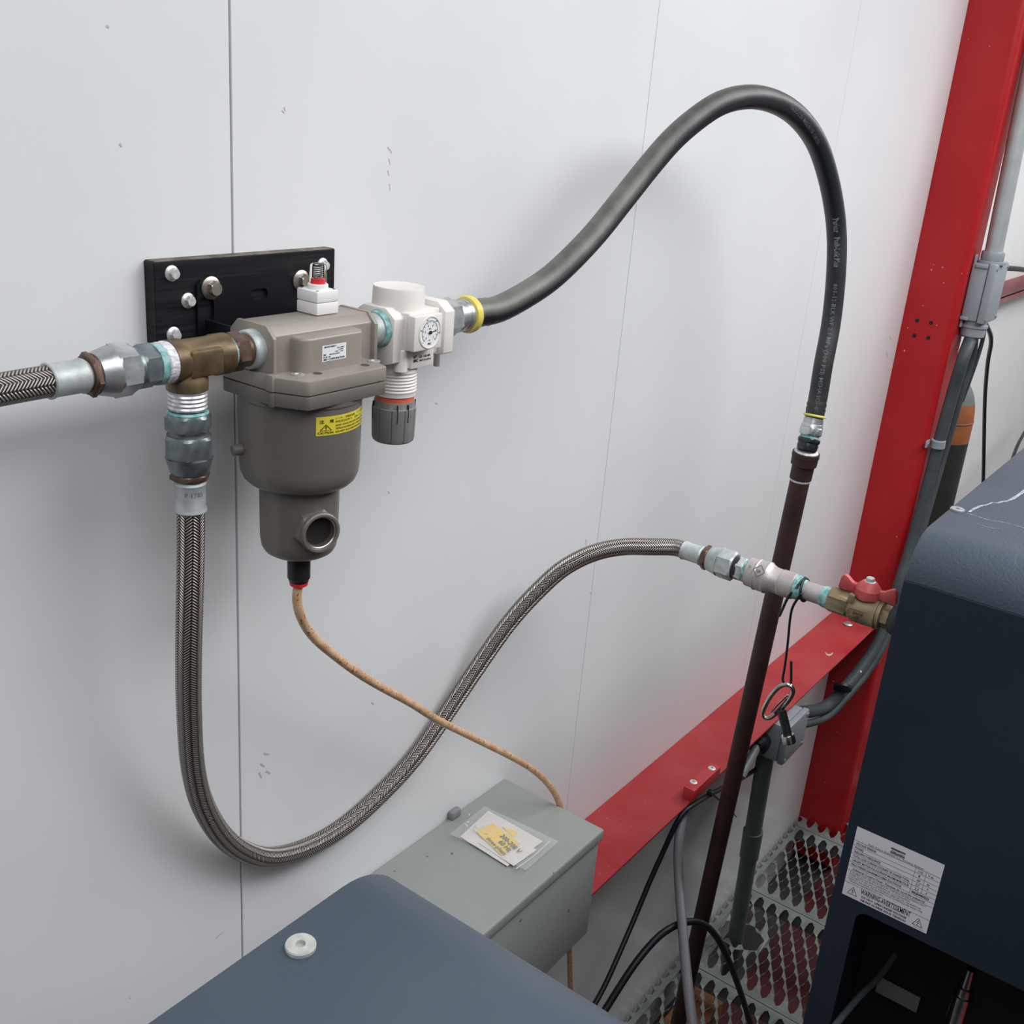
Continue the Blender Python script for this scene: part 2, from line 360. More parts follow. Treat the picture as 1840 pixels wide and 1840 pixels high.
def washer_screw(name, loc, axis, r, m, parent, cross=True, label=None):
    """round headed screw with a recessed socket, standing on a surface"""
    bm = lathe(loc, axis, [(0, r), (r * 0.22, r), (r * 0.30, r * 0.93), (r * 0.30, r * 0.32), (r * 0.05, r * 0.28)], 28)
    return obj(name, bm, m, parent, label=label)
def flange_bolt(name, loc, axis, r, m, parent, h=1.1, wash=1.0, label=None, phase=0.3):
    bm = lathe(loc, axis, [(0, r * wash), (r * 0.14, r * wash), (r * 0.34, r * 0.72)], 28)
    hexn(loc, axis, r * 0.2, r * h, r * 0.68, bm=bm, phase=phase)
    return obj(name, bm, m, parent, label=label)

# ================================================================== THE SETTING
XPOST = 2.870
SEAMS = [0.689 + 0.7515 * k for k in range(-5, 9)]          # vertical joints of the white wall sheets
wall = struct(obj('wall_back', box(-2.6, 6.6, 0.0045, 0.06, -0.25, 2.9), GROOVE, smooth=0))
edges = [-2.6] + [s for s in SEAMS if s > -2.6 and s < 6.6] + [6.6]
for i in range(len(edges) - 1):
    g0 = 0.0013 if abs(edges[i] - 0.689) < 0.01 else 0.0006
    g1 = 0.0013 if abs(edges[i + 1] - 0.689) < 0.01 else 0.0006
    obj('wall_panel', box(edges[i] + g0, edges[i + 1] - g1, 0.0, 0.0045, -0.25, 2.9, 0.0004, 1), WALL, wall, smooth=0)
FRONTW = mat('dark grey far side', (0.12, 0.12, 0.12), 0.6, col2=(0.16, 0.16, 0.16), scale=3)
struct(obj('wall_front', box(-2.6, 6.6, -2.66, -2.6, -0.25, 2.9), FRONTW, smooth=0))
struct(obj('wall_left', box(-2.66, -2.6, -2.6, 0.0, -0.25, 2.9), FRONTW, smooth=0))
struct(obj('wall_right', box(6.6, 6.66, -2.6, 0.0, -0.25, 2.9), WALL, smooth=0))
struct(obj('ceiling', box(-2.6, 6.6, -2.6, 0.0, 2.88, 2.94), CEIL, smooth=0))

# floor: brown subfloor, on it the grating planks that run away from the wall
floor = struct(obj('floor', box(-2.6, 6.6, -2.6, 0.0, -0.30, -0.16), SUB, smooth=0))
PW, PL, PITX, PITY = 0.367, 1.30, 0.0685, 0.0366
def grating_plank(cut=None):
    c = bpy.data.curves.new('g', 'CURVE'); c.dimensions = '2D'; c.fill_mode = 'BOTH'; c.extrude = 0.0009
    def sp(pts):
        s = c.splines.new('POLY'); s.points.add(len(pts) - 1)
        for q, p in zip(s.points, pts): q.co = (p[0], p[1], 0, 1)
        s.use_cyclic_u = True
    outer = [(0.0012, 0.0)]
    n = 10                                                    # the cut end stands in teeth
    for k in range(n):
        x = 0.0012 + (PW - 0.0024) * (k + 0.5) / n; outer += [(x - 0.012, -0.004), (x - 0.004, 0.010), (x + 0.008, -0.004)]
    outer += [(PW - 0.0012, 0), (PW - 0.0012, -PL), (0.0012, -PL)]
    sp(outer)
    cells = []
    def leaf(cx, cy, k=1.0):
        a, b = 0.0270 * k, 0.0118 * k
        pts = [(cx - a, cy - 0.002), (cx - a * .55, cy + b * .75), (cx + a * .1, cy + b), (cx + a * .8, cy + b * .8), (cx + a, cy + 0.003), (cx + a * .6, cy - b * .7), (cx - a * .1, cy - b), (cx - a * .75, cy - b * .75)]
        sp(pts); cells.append((cx, cy, a, b))
    y = -0.030
    while y > -PL + 0.03:
        for i in range(5):
            cx = PW / 2 + (i - 2) * PITX
            if not (cut and (cx - cut[0]) ** 2 + (y - cut[1]) ** 2 < cut[2] ** 2): leaf(cx, y)
        for i in range(4):
            cx = PW / 2 + (i - 1.5) * PITX
            if not (cut and (cx - cut[0]) ** 2 + (y - PITY / 2 - cut[1]) ** 2 < cut[2] ** 2): leaf(cx, y - PITY / 2)
        y -= PITY
    if cut:
        r = cut[2] * 0.86; sp([(cut[0] + r * cos(t * pi / 8) * (1 + .12 * (t % 2)), cut[1] + r * sin(t * pi / 8) * (1 + .12 * (t % 2))) for t in range(16)])
    o = bpy.data.objects.new('g', c); me = bpy.data.meshes.new_from_object(o)
    bpy.data.objects.remove(o); bpy.data.curves.remove(c)
    # every opening has its far lip pushed up and its near lip pushed down
    for v in me.vertices:
        for cx, cy, a, b in cells:
            dx, dy = (v.co.x - cx) / a, (v.co.y - cy) / b
            if abs(dx) <= 1.02 and abs(dy) <= 1.02:
                if dx > -0.2: v.co.z += 0.0075 * max(0.0, 0.35 + 0.65 * dx)
                else: v.co.z -= 0.004 * (-dx)
                break
    # side flanges of the plank
    bm = bmesh.new(); bm.from_mesh(me)
    for x in (0.0012, PW - 0.0032): box(x, x + 0.002, -PL, 0, -0.045, 0, bm=bm)
    me2 = bpy.data.meshes.new('grating_plank'); bm.to_mesh(me2); bm.free(); bpy.data.meshes.remove(me)
    me2.materials.append(GRATE); me2.transform(Matrix.Translation((0, 0, -0.001)))
    return me2
plank = grating_plank()
X0 = 2.449
cutm = grating_plank(cut=(2.262 - (X0 - PW), -0.082, 0.062))
k = -13
while X0 + k * PW < 5.5:
    x = X0 + k * PW
    o = bpy.data.objects.new('grating_plank', cutm if k == -1 else plank); COL.objects.link(o); o.parent = floor
    yy = -0.012
    o.location = Vector((x, yy, 0)) - floor.location
    k += 1
# what lies under the grating
for a in (3.05, 0.9, 0.3):
    obj('floor_beam', box(a - 0.075, a + 0.075, -2.5, -0.24, -0.149, -0.06, 0.002, 1), RED, floor, smooth=0)
obj('floor_plate', box(1.0, 6.5, -2.5, -0.115, -0.16, -0.150), mat('dark red primer', (0.10, 0.010, 0.011), 0.6, col2=(0.075, 0.012, 0.012), scale=8), floor, smooth=0)
obj('floor_beam', box(1.9, 2.02, -0.62, -0.43, -0.149, -0.06, 0.002, 1), RED, floor, smooth=0)
wp = P(1265, 1812, 0.12)
tag(obj('wood_block', box(1.93, 2.10, -0.135, -0.045, -0.158, -0.075, 0.004), WOOD), 'orange brown wooden block lying under the floor grating beside the brown pipe', 'wood block')

# red rail along the wall, red post, rail past the post
rail = struct(obj('trim_1', box(1.236, XPOST, -0.126, -0.0005, 0.731, 0.736, 0.0006, 1), REDD, smooth=0))
bw = PZ(1524, 1122, 0.737)
flange_bolt('rail_bolt', bw, (0, 0, 1), 0.013, ZINC, rail, h=0.5, wash=1.0)
def post_mesh():
    y1, r, x1 = -0.131, 0.016, XPOST + 0.10
    pts = [Vector((XPOST, -0.0005, 0)), Vector((x1, -0.0005, 0)), Vector((x1, y1, 0))]
    for i in range(9):
        t = pi / 2 * i / 8; pts.append(Vector((XPOST + r - r * sin(t), y1 + r - r * cos(t), 0)))
    return prism([p + Vector((0, 0, -0.13)) for p in pts], (0, 0, 3.0))
post = struct(obj('trim_2', post_mesh(), RED, smooth=40))
for px, py in ((1648, 576), (1673, 580), (1643, 603), (1668, 607)):
    q = PX(px, py, XPOST)
    obj('drilled_hole', cyl(q, (-1, 0, 0), -0.001, 0.0006, 0.0052, 16), HOLE, post)
def rail2():
    bm = box(3.3, 6.5, -0.055, -0.0005, 1.545, 1.549); box(3.3, 6.5, -0.055, -0.051, 1.53, 1.60, bm=bm); return bm
struct(obj('trim_3', rail2(), mat('faded red paint', (0.27, 0.085, 0.09), 0.5, col2=(0.31, 0.12, 0.125), scale=8), smooth=0))

# ================================================================== BIG MACHINES
ZT = 1.553                                                     # height of both compressor tops
def cowl(xf, xb, y0, y1, zt, zs, r, th=0.0):
    """sheet cover: flat top, rounded shoulder towards xf, short skirt to zs; runs along Y"""
    sg = 1 if xb > xf else -1; pts = []
    pts.append(Vector((xf, 0, zs)))
    for i in range(13):
        t = pi / 2 * i / 12
        pts.append(Vector((xf + sg * (r - r * cos(t)), 0, zt - r + r * sin(t))))
    pts += [Vector((xb, 0, zt)), Vector((xb, 0, zs))]
    bm = prism([p + Vector((0, y0, 0)) for p in pts], (0, y1 - y0, 0))
    es = [e for e in bm.edges if abs(e.verts[0].co.y - e.verts[1].co.y) < 1e-6 and max(e.verts[0].co.z, e.verts[1].co.z) > zs + 0.001]
    bmesh.ops.bevel(bm, geom=es, offset=0.003, segments=2, affect='EDGES', profile=0.5)
    return bm
# --- far compressor: its end panel faces the camera
XC, YC = 1.270, -0.535
comp = thing('air_compressor', (1.6, -0.9, 0), 'dark blue grey compressor cabinet with a black and white data label at right', 'compressor', 'blue grey compressor cabinets')
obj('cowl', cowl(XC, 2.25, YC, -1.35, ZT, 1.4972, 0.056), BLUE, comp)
YL, ZO = -0.5715, 1.0154                                       # opening in the end panel
def end_panel():
    bm = bmesh.new(); x0, x1 = XC - 0.0015, XC + 0.003; zt = 1.4966; yb = -1.35
    pts = [(YC, zt), (YC, 0.03), (YL, 0.03)]
    r = 0.016
    pts.append((YL, ZO - r))
    for i in range(1, 8):
        t = pi / 2 * i / 8; pts.append((YL - r + r * cos(t), ZO - r + r * sin(t)))
    pts += [(YL - r, ZO), (-1.20, ZO), (-1.20, 0.03), (yb, 0.03), (yb, zt)]
    bm = prism([Vector((x0, a, b)) for a, b in pts], (x1 - x0, 0, 0), 0)
    es = [e for e in bm.edges if min(v.co.z for v in e.verts) > zt - 1e-5 and max(v.co.x for v in e.verts) < x0 + 1e-5]
    bmesh.ops.bevel(bm, geom=es, offset=0.0012, segments=2, affect='EDGES', profile=0.5)
    return bm
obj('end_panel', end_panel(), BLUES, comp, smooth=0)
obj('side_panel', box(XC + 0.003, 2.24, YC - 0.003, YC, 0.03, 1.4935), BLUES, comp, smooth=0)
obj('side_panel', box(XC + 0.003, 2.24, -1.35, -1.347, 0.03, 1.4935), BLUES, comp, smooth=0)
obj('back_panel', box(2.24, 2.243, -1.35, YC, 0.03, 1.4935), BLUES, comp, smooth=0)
obj('inner_bulkhead', box(XC + 0.26, XC + 0.265, -1.34, YC - 0.005, 0.03, 1.48), BLACKIN, comp, smooth=0)
obj('inner_floor', box(XC + 0.004, 2.23, -1.34, YC - 0.005, 0.0, 0.03), BLACKIN, comp, smooth=0)
obj('inner_ceiling', box(XC + 0.004, XC + 0.26, -1.34, YC - 0.005, 1.10, 1.105), BLACKIN, comp, smooth=0)
sc = PZ(1720, 917, ZT)
washer_screw('cowl_screw', sc, (0, 0, 1), 0.0092, mat('grey cowl screw', (0.26, 0.28, 0.29), 0.45, metal=0.3, col2=(0.34, 0.36, 0.37), scale=100), comp)
# white scuffs on the cover
def scuff(pts, wd):
    bm = bmesh.new(); q = [PZ(x, y, ZT + 0.0003) for x, y in pts]
    prev = None
    for i, p in enumerate(q):
        d = (q[min(i + 1, len(q) - 1)] - q[max(i - 1, 0)]).normalized(); n = Vector((-d.y, d.x, 0)); ww = wd * random.uniform(0.35, 1.0)
        cur = (bm.verts.new(p + n * ww), bm.verts.new(p - n * ww * random.uniform(0.5, 1)))
        if prev: bm.faces.new((prev[0], prev[1], cur[1], cur[0]))
        prev = cur
    return bm
sb = scuff([(1742, 920), (1752, 914), (1763, 909), (1774, 907), (1783, 903), (1792, 904), (1803, 901), (1812, 900), (1820, 896), (1830, 890), (1845, 880)], 0.0035)
merge(sb, scuff([(1738, 922), (1750, 926), (1765, 931), (1780, 935), (1795, 937), (1810, 940), (1825, 944), (1845, 950)], 0.0012))
merge(sb, scuff([(1755, 941), (1770, 946), (1785, 949), (1800, 950)], 0.0006))
obj('scuff_mark', sb, WHITESCUFF, comp, smooth=0)
# data label
q00, q10, q11, q01 = [PX(x, y, XC - 0.0019) for x, y in ((1512, 1608), (1665, 1675), (1693, 1550), (1537, 1485))]
LWd, LHt = (q10 - q00).length, (q01 - q00).length
LB = basis(q00, (0, -1, 0), (0, 0, 1))
LWd = abs(q10.y - q00.y); LHt = (q01.z - q00.z + q11.z - q10.z) / 2
LB = basis((XC - 0.0019, q00.y, (q00.z + q10.z) / 2), (0, -1, 0), (0, 0, 1))
lab = bmesh.new(); lab.faces.new([lab.verts.new(LB @ Vector(p)) for p in ((0, 0, 0), (LWd, 0, 0), (LWd, LHt, 0), (0, LHt, 0))])
dl = obj('data_label', lab, LABELW, comp, smooth=0, label='white data label with a voltage table and a warning')
LB2 = LB @ Matrix.Translation((0, 0, 0.0002)) @ Matrix.Diagonal((LWd, LHt, 1, 1))
def uvtext(lines): 
    """lines in label fractions: (string, u, v, height fraction, target width fraction)"""
    bm = bmesh.new()
    for s, u, v, hf, wf, wt in lines:
        c = bpy.data.curves.new('t', 'FONT'); c.body = s; c.size = 1.0; c.offset = wt; c.resolution_u = 2
        o = bpy.data.objects.new('t', c); me = bpy.data.meshes.new_from_object(o)
        xs = [q.co.x for q in me.vertices]; sx = wf / (max(xs) - min(xs))
        me.transform(Matrix.Translation((u - min(xs) * sx, v, 0)) @ Matrix.Diagonal((sx, hf / 0.72, 1, 1)))
        bm.from_mesh(me); bpy.data.objects.remove(o); bpy.data.curves.remove(c); bpy.data.meshes.remove(me)
    return bm
rows = [0.805, 0.742, 0.681, 0.620, 0.559, 0.498, 0.437, 0.378]       # rules of the table
T = [('Atlas Copco Airpower n.v., Antwerp, Belgium', 0.165, 0.815, 0.026, 0.64, 0.0),
     ('VOLTAGE-TENSION', 0.03, 0.757, 0.030, 0.235, 0.02), ('PHASES', 0.03, 0.696, 0.030, 0.10, 0.02), ('FREQUENCY-FRÉQUENCE', 0.03, 0.635, 0.030, 0.31, 0.02),
     ('TOTAL LOAD CURRENT-COURANT DE CHARGE TOTAL', 0.03, 0.574, 0.030, 0.66, 0.02), ('LARGEST MOTOR FLA-COURANT MAXIMUM MOTEUR', 0.03, 0.513, 0.030, 0.665, 0.02),
     ('FIELD WIRING DIAGRAM-SCHÉMA ÉLECTRIQUE', 0.03, 0.452, 0.030, 0.59, 0.02), ('Industrial Control Panel : Panneau de contrôle industriel', 0.06, 0.391, 0.030, 0.84, 0.015),
     ('SUITABLE FOR USE ON A CIRCUIT CAPABLE OF DELIVERING NOT', 0.035, 0.345, 0.022, 0.89, 0.0), ('MORE THAN 5kA RMS SYMMETRICAL, 115V MAXIMUM.', 0.035, 0.313, 0.022, 0.72, 0.0),
     ('CONVIENT À UN CIRCUIT POUVANT DÉBITER UN COURANT DE', 0.03, 0.281, 0.022, 0.85, 0.0), ('DÉFAUT MAXIMAL DE 5kA EFFICACES SYMÉTRIQUES SOUS UNE', 0.035, 0.249, 0.022, 0.87, 0.0), ('TENSION MAXIMALE DE 115V.', 0.05, 0.217, 0.022, 0.40, 0.0),
     ('115', 0.755, 0.757, 0.030, 0.05, 0.02), ('V ac', 0.865, 0.757, 0.030, 0.06, 0.02), ('1', 0.77, 0.696, 0.030, 0.012, 0.02), ('60', 0.765, 0.635, 0.030, 0.035, 0.02), ('Hz', 0.875, 0.635, 0.030, 0.03, 0.02),
     ('2,7', 0.76, 0.574, 0.030, 0.045, 0.02), ('A', 0.885, 0.574, 0.030, 0.018, 0.02), ('2,3', 0.76, 0.513, 0.030, 0.045, 0.02), ('A', 0.885, 0.513, 0.030, 0.018, 0.02), ('9828440023', 0.735, 0.452, 0.032, 0.20, 0.03),
     ('WARNING-AVERTISSEMENT', 0.205, 0.120, 0.072, 0.585, 0.015), ('DO NOT OPEN UNDER VOLTAGE', 0.225, 0.068, 0.030, 0.53, 0.03), ('NE PAS OUVRIR SOUS TENSION', 0.225, 0.020, 0.030, 0.53, 0.03),
     ('9098 1148 00', 0.85, 0.016, 0.012, 0.11, 0.0), ('Atlas Copco', 0.42, 0.872, 0.026, 0.155, 0.01)]
tb = uvtext(T)
st = [(0, 0.805, 1, 0.805, 0.005)] + [(0, r, 1, r, 0.004) for r in rows[1:]] + [(0, 0.195, 1, 0.195, 0.004)]
st += [(0.72, 0.805, 0.72, 0.437, 0.003), (0.84, 0.805, 0.84, 0.498, 0.003)]
for yy, a in ((0.918, 0), (0.905, 1), (0.862, 0), (0.846, 1)): st.append((0.415, yy, 0.58, yy, 0.013 if not a else 0.006))
for cx in (0.115, 0.885):
    a, b, h = 0.055, 0.05, 0.11
    st += [(cx - a, b, cx + a, b, 0.007), (cx - a, b, cx, b + h, 0.006), (cx + a, b, cx, b + h, 0.006), (cx + 0.008, b + h * 0.72, cx - 0.010, b + h * 0.42, 0.007), (cx - 0.010, b + h * 0.42, cx + 0.010, b + h * 0.42, 0.006), (cx + 0.010, b + h * 0.42, cx - 0.006, b + h * 0.12, 0.007)]
strokes(st, 0.004, None, tb); tb.transform(LB2)
obj('label_print', tb, INK, dl, smooth=0)
# inside the opening
pth = spline([P(1608, 1716, 0.60), P(1580, 1755, 0.595), P(1545, 1790, 0.59), P(1515, 1825, 0.585), P(1480, 1870, 0.58)])
tag(obj('inner_hose', tube(pth, 0.0048, 14), FLEX), 'thin grey hose slanting down inside the black opening of the far compressor', 'hose')
f = PX(1745, 1742, XC + 0.12)
it = obj('drain_fitting', lathe(f, (0, 0, -1), [(0, 0.006), (0.03, 0.008), (0.032, 0.011), (0.045, 0.011), (0.046, 0.014), (0.14, 0.014)], 20), STEEL, comp)
il = PX(1610, 1785, XC + 0.20)
obj('inner_label', box(il.x, il.x + 0.001, il.y - 0.035, il.y + 0.030, il.z - 0.016, il.z + 0.014), INKG, comp, smooth=0)

# --- near compressor: only its cover shows, lower left
YN = -0.467
near = thing('air_compressor', (-0.1, -0.9, 0), 'blue grey compressor cover filling the bottom left corner, round screw on top', 'compressor', 'blue grey compressor cabinets')
XN = 0.438
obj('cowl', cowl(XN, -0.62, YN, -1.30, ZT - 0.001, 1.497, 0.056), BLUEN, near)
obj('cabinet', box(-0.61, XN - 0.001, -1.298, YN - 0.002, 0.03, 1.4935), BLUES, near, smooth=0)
obj('base_frame', box(-0.60, XN - 0.01, -1.28, YN - 0.012, 0.0, 0.03), BLACKIN, near, smooth=0)
washer_screw('cowl_screw', PZ(540, 1702, ZT - 0.001), (0, 0, 1), 0.0088, mat('off white screw', (0.42, 0.43, 0.40), 0.5, spec=0.3, col2=(0.34, 0.35, 0.33), scale=200), near, label='round off white socket screw')

# --- grey enclosure with lid
XE0, XE1, YE, ZE0, ZE1 = 0.84, 1.2289, -0.1946, 0.7735, 0.974
enc = thing('electrical_enclosure', ((XE0 + XE1) / 2, YE / 2, ZE0), 'grey green metal enclosure with a lid, fixed to the wall at the red rail', 'electrical box')
eb = box(XE0 + 0.004, XE1 - 0.005, YE + 0.004, -0.001, ZE0, ZE1 - 0.018, 0.002)
obj('enclosure_body', eb, GREYBOX, enc)
lidb = box(XE0, XE1, YE, -0.0008, ZE1 - 0.020, ZE1, 0.0035, 3)
obj('lid', lidb, GREYBOX, enc)
# --- bag on the lid
ZB = ZE1 + 0.0012
def bp(x, y, z=0.0): return PZ(780 + x / 7.077, 1420 + y / 7.077, ZB + z)
bag = thing('plastic_bag', tuple(bp(850, 680)), 'small clear zip bag with a yellow voltage card, lying on the grey enclosure lid', 'bag')
def sheet(pts, nu, nv, zf, th=0.0006):
    """quad of four corners, subdivided and crumpled by zf(u,v)"""
    a, b, c, d = pts; bm = bmesh.new(); g = []
    for i in range(nu + 1):
        row = []
        for j in range(nv + 1):
            u, v = i / nu, j / nv; p = a * (1 - u) * (1 - v) + b * u * (1 - v) + c * u * v + d * (1 - u) * v
            row.append(bm.verts.new(p + Vector((0, 0, zf(u, v)))))
        g.append(row)
    for i in range(nu):
        for j in range(nv): bm.faces.new((g[i][j], g[i + 1][j], g[i + 1][j + 1], g[i][j + 1]))
    ex = bmesh.ops.extrude_face_region(bm, geom=bm.faces[:])
    for v in ex['geom']:
        if isinstance(v, bmesh.types.BMVert): v.co.z += th
    bmesh.ops.recalc_face_normals(bm, faces=bm.faces[:]); return bm
def crum(amp, seed, base=0.0):
    rr = random.Random(seed); ks = [(rr.uniform(3, 14), rr.uniform(3, 14), rr.uniform(0, 6)) for _ in range(6)]
    return lambda u, v: base + amp * sum(abs(sin(a * u + b * v + c)) for a, b, c in ks) / 6 * (min(u, 1 - u, v, 1 - v) * 6 if min(u, 1 - u, v, 1 - v) < 0.16 else 1)
PLAST = mat('thin clear plastic', (0.72, 0.74, 0.72), 0.15, alpha=0.14, bump=0.6, bscale=90)
obj('paper_insert', sheet([bp(330, 600), bp(930, 975), bp(1385, 660), bp(690, 270)], 14, 12, crum(0.0016, 3, 0.0010)), PAPER, bag, smooth=50)
obj('paper_insert', sheet([bp(560, 690), bp(1010, 985), bp(1300, 780), bp(820, 480)], 10, 8, crum(0.0014, 5, 0.0026)), PAPER, bag, smooth=50)
cardz = 0.0048
obj('yellow_card', sheet([bp(860, 490), bp(1000, 625), bp(1055, 560), bp(1040, 545)], 4, 4, crum(0.0006, 8, cardz - 0.0012)), LABELY2, bag, smooth=50)
card = obj('yellow_card', sheet([bp(530, 560), bp(850, 862), bp(1085, 712), bp(745, 455)], 6, 6, crum(0.0003, 9, cardz)), LABELY2, bag, smooth=50)
CB = basis(bp(560, 575, cardz + 0.0019), bp(850, 862) - bp(530, 560), bp(745, 455) - bp(530, 560))
obj('card_print', text_mesh([('200-208 V', 0.0170, 0.0270, 0.0115, 0.02, 0.95), ('60 Hz', 0.0270, 0.0165, 0.0115, 0.02, 0.95), ('three-phase', 0.0110, 0.0060, 0.0100, 0.015, 0.95)], CB), INK, card, smooth=0)
obj('plastic_film', sheet([bp(195, 600), bp(1165, 1062), bp(1582, 695), bp(640, 245)], 26, 20, crum(0.0022, 11, 0.0062), 0.0002), PLAST, bag, smooth=60)
obj('zip_strip', tube(spline([bp(1040, 1000, .0068), bp(1250, 850, .0068), bp(1480, 640, .0068)]), 0.0007, 6), mat('clear zip', (0.8, 0.8, 0.8), 0.3, alpha=0.6), bag)
bmg = bmesh.new()
for k in range(9):
    x, y = random.uniform(420, 680), random.uniform(280, 560)
    lathe(bp(x, y, 0.0060 + random.uniform(0, 0.001)), (random.uniform(-1, 1), random.uniform(-1, 1), 0.2), [(0, 0.0003), (0.003, 0.0012), (0.007, 0.0004)], 6, bm=bmg)
obj('film_crease', bmg, mat('glossy crease', (0.8, 0.82, 0.8), 0.08, alpha=0.7), bag)
tag(obj('sealant_patch', box(1.083, 1.105, -0.012, -0.0005, 0.973, 0.988, 0.004, 3), FOAM), 'small dark grey lump of sealant on the wall behind the grey enclosure', 'sealant')

# ================================================================== MOUNTING BOARD AND FILTER
YA, ZA = -0.090, 1.777                                         # axis of the air line along the wall
AX = Vector((1, 0, 0)); UP = Vector((0, 0, 1)); OUT = Vector((0, -1, 0))
def ap(x): return Vector((x, YA, ZA))
brd = thing('mounting_board', (0.70, -0.008, 1.752), 'thick black plastic board screwed to the white wall behind the air filter', 'mounting board')
obj('board', box(0.5886, 0.8096, -0.0152, -0.0003, 1.752, 1.8455, 0.0007, 1), BOARD, brd, smooth=0)
obj('dusty_edge', box(0.5896, 0.8090, -0.0146, -0.0006, 1.8454, 1.8462, 0.0003, 1), DUST, brd, smooth=0)
for px, py in ((308, 491), (337, 540), (311, 601), (579, 476)):
    q = P(px, py, 0.0152)
    flange_bolt('board_screw', q, OUT, 0.0072, WHITESC, brd, h=0.95, wash=1.0, phase=random.uniform(0, 1))

flt = thing('air_filter', (0.693, -0.091, 1.5475), 'champagne grey compressed air filter with a big round bowl, yellow caution label on it', 'air filter')
# bracket: slotted plate bolted on the board, arms to the head
def bracket():
    c = bpy.data.curves.new('g', 'CURVE'); c.dimensions = '2D'; c.fill_mode = 'BOTH'; c.extrude = 0.0016
    def sp(pts):
        s = c.splines.new('POLY'); s.points.add(len(pts) - 1)
        for q, p in zip(s.points, pts): q.co = (p[0], p[1], 0, 1)
        s.use_cyclic_u = True
    x0, x1, z0, z1, r = 0.632, 0.790, 1.760, 1.8275, 0.005
    sp([(x0 + r, z0), (x1 - r, z0), (x1, z0 + r), (x1, z1 - r), (x1 - r, z1), (x0 + r, z1), (x0, z1 - r), (x0, z0 + r)])
    def slot(cx, cz, a, b):
        sp([(cx + (a if cos(t) > 0 else -a) + b * cos(t), cz + b * sin(t)) for t in [pi * (k + .5) / 8 for k in range(16)]])
    slot(0.7055, 1.8085, 0.0055, 0.0052)
    sp([(0.6415 + 0.0095 * cos(t), (1.8035 if sin(t) > 0 else 1.7935) + 0.0085 * sin(t)) for t in [pi * (k + .5) / 9 for k in range(18)]])
    o = bpy.data.objects.new('g', c); me = bpy.data.meshes.new_from_object(o); bpy.data.objects.remove(o); bpy.data.curves.remove(c)
    me.transform(Matrix.Translation((0, -0.0168, 0)) @ Matrix.Rotation(pi / 2, 4, 'X'))
    return me
BPL = mat('black bracket enamel', (0.008, 0.008, 0.011), 0.34, spec=0.3, speck=(0.3, 0.29, 0.28), speck_scale=260, speck_th=0.80)
br = obj('bracket', bracket(), BPL, flt, smooth=30)
obj('bracket_arm', box(0.640, 0.644, -0.062, -0.018, 1.760, 1.790), BPL, flt, smooth=0)
obj('bracket_arm', box(0.760, 0.764, -0.062, -0.018, 1.760, 1.790), BPL, flt, smooth=0)
for px, py in ((378, 517), (540, 504)):
    q = P(px, py, 0.0186)
    flange_bolt('bracket_bolt', q, OUT, 0.0102, STAIN, flt, h=0.95, wash=1.05, phase=0.4, label='stainless hex bolt with a wide washer')
# head
FX, FY = 0.693, -0.091
def profile_x(pts, x0, x1, bev=0.0012):
    return prism([Vector((x0, a, b)) for a, b in pts], (x1 - x0, 0, 0), bev)
hd = profile_x([(-0.060, 1.744), (-0.112, 1.744), (-0.112, 1.791), (-0.104, 1.7995), (-0.068, 1.7995), (-0.058, 1.790), (-0.058, 1.744)][1:], 0.6395, 0.7700, 0.001)
bm = hd
for x0, x1 in ((0.6375, 0.6415), (0.7665, 0.7710)):
    merge(bm, profile_x([(-0.116, 1.752), (-0.116, 1.790), (-0.1055, 1.8003), (-0.067, 1.8003), (-0.057, 1.790), (-0.057, 1.752)], x0, x1, 0.0006))
FLG = [(0.6325, -0.121), (0.6465, -0.1515), (0.7480, -0.1515), (0.7555, -0.1280), (0.7555, -0.052), (0.738, -0.032), (0.650, -0.032), (0.6325, -0.052)]
def flange(z, h):
    bm = prism([Vector((a, b, z)) for a, b in FLG], (0, 0, h))
    es = [e for e in bm.edges if abs(e.verts[0].co.z - e.verts[1].co.z) > h * .9]
    bmesh.ops.bevel(bm, geom=es, offset=0.0035, segments=3, affect='EDGES', profile=0.5)
    es = [e for e in bm.edges if abs(e.verts[0].co.z - e.verts[1].co.z) < 1e-6]
    bmesh.ops.bevel(bm, geom=es, offset=0.0009, segments=2, affect='EDGES', profile=0.5)
    return bm
def rrect(x0, x1, y0, y1, r, n=5):
    pts = []
    for cx, cy, a0 in ((x1 - r, y1 - r, 0), (x0 + r, y1 - r, 90), (x0 + r, y0 + r, 180), (x1 - r, y0 + r, 270)):
        for k in range(n + 1):
            t = radians(a0 + 90 * k / n); pts.append(Vector((cx + r * cos(t), cy + r * sin(t), 0)))
    return pts
bl = prism([p + Vector((0, 0, 1.750)) for p in rrect(0.6610, 0.7420, -0.1285, -0.095, 0.010)], (0, 0, 0.0395))
es = [e for e in bl.edges if e.verts[0].co.z > 1.788 and e.verts[1].co.z > 1.788]
bmesh.ops.bevel(bl, geom=es, offset=0.003, segments=3, affect='EDGES', profile=0.5)
merge(bm, bl)
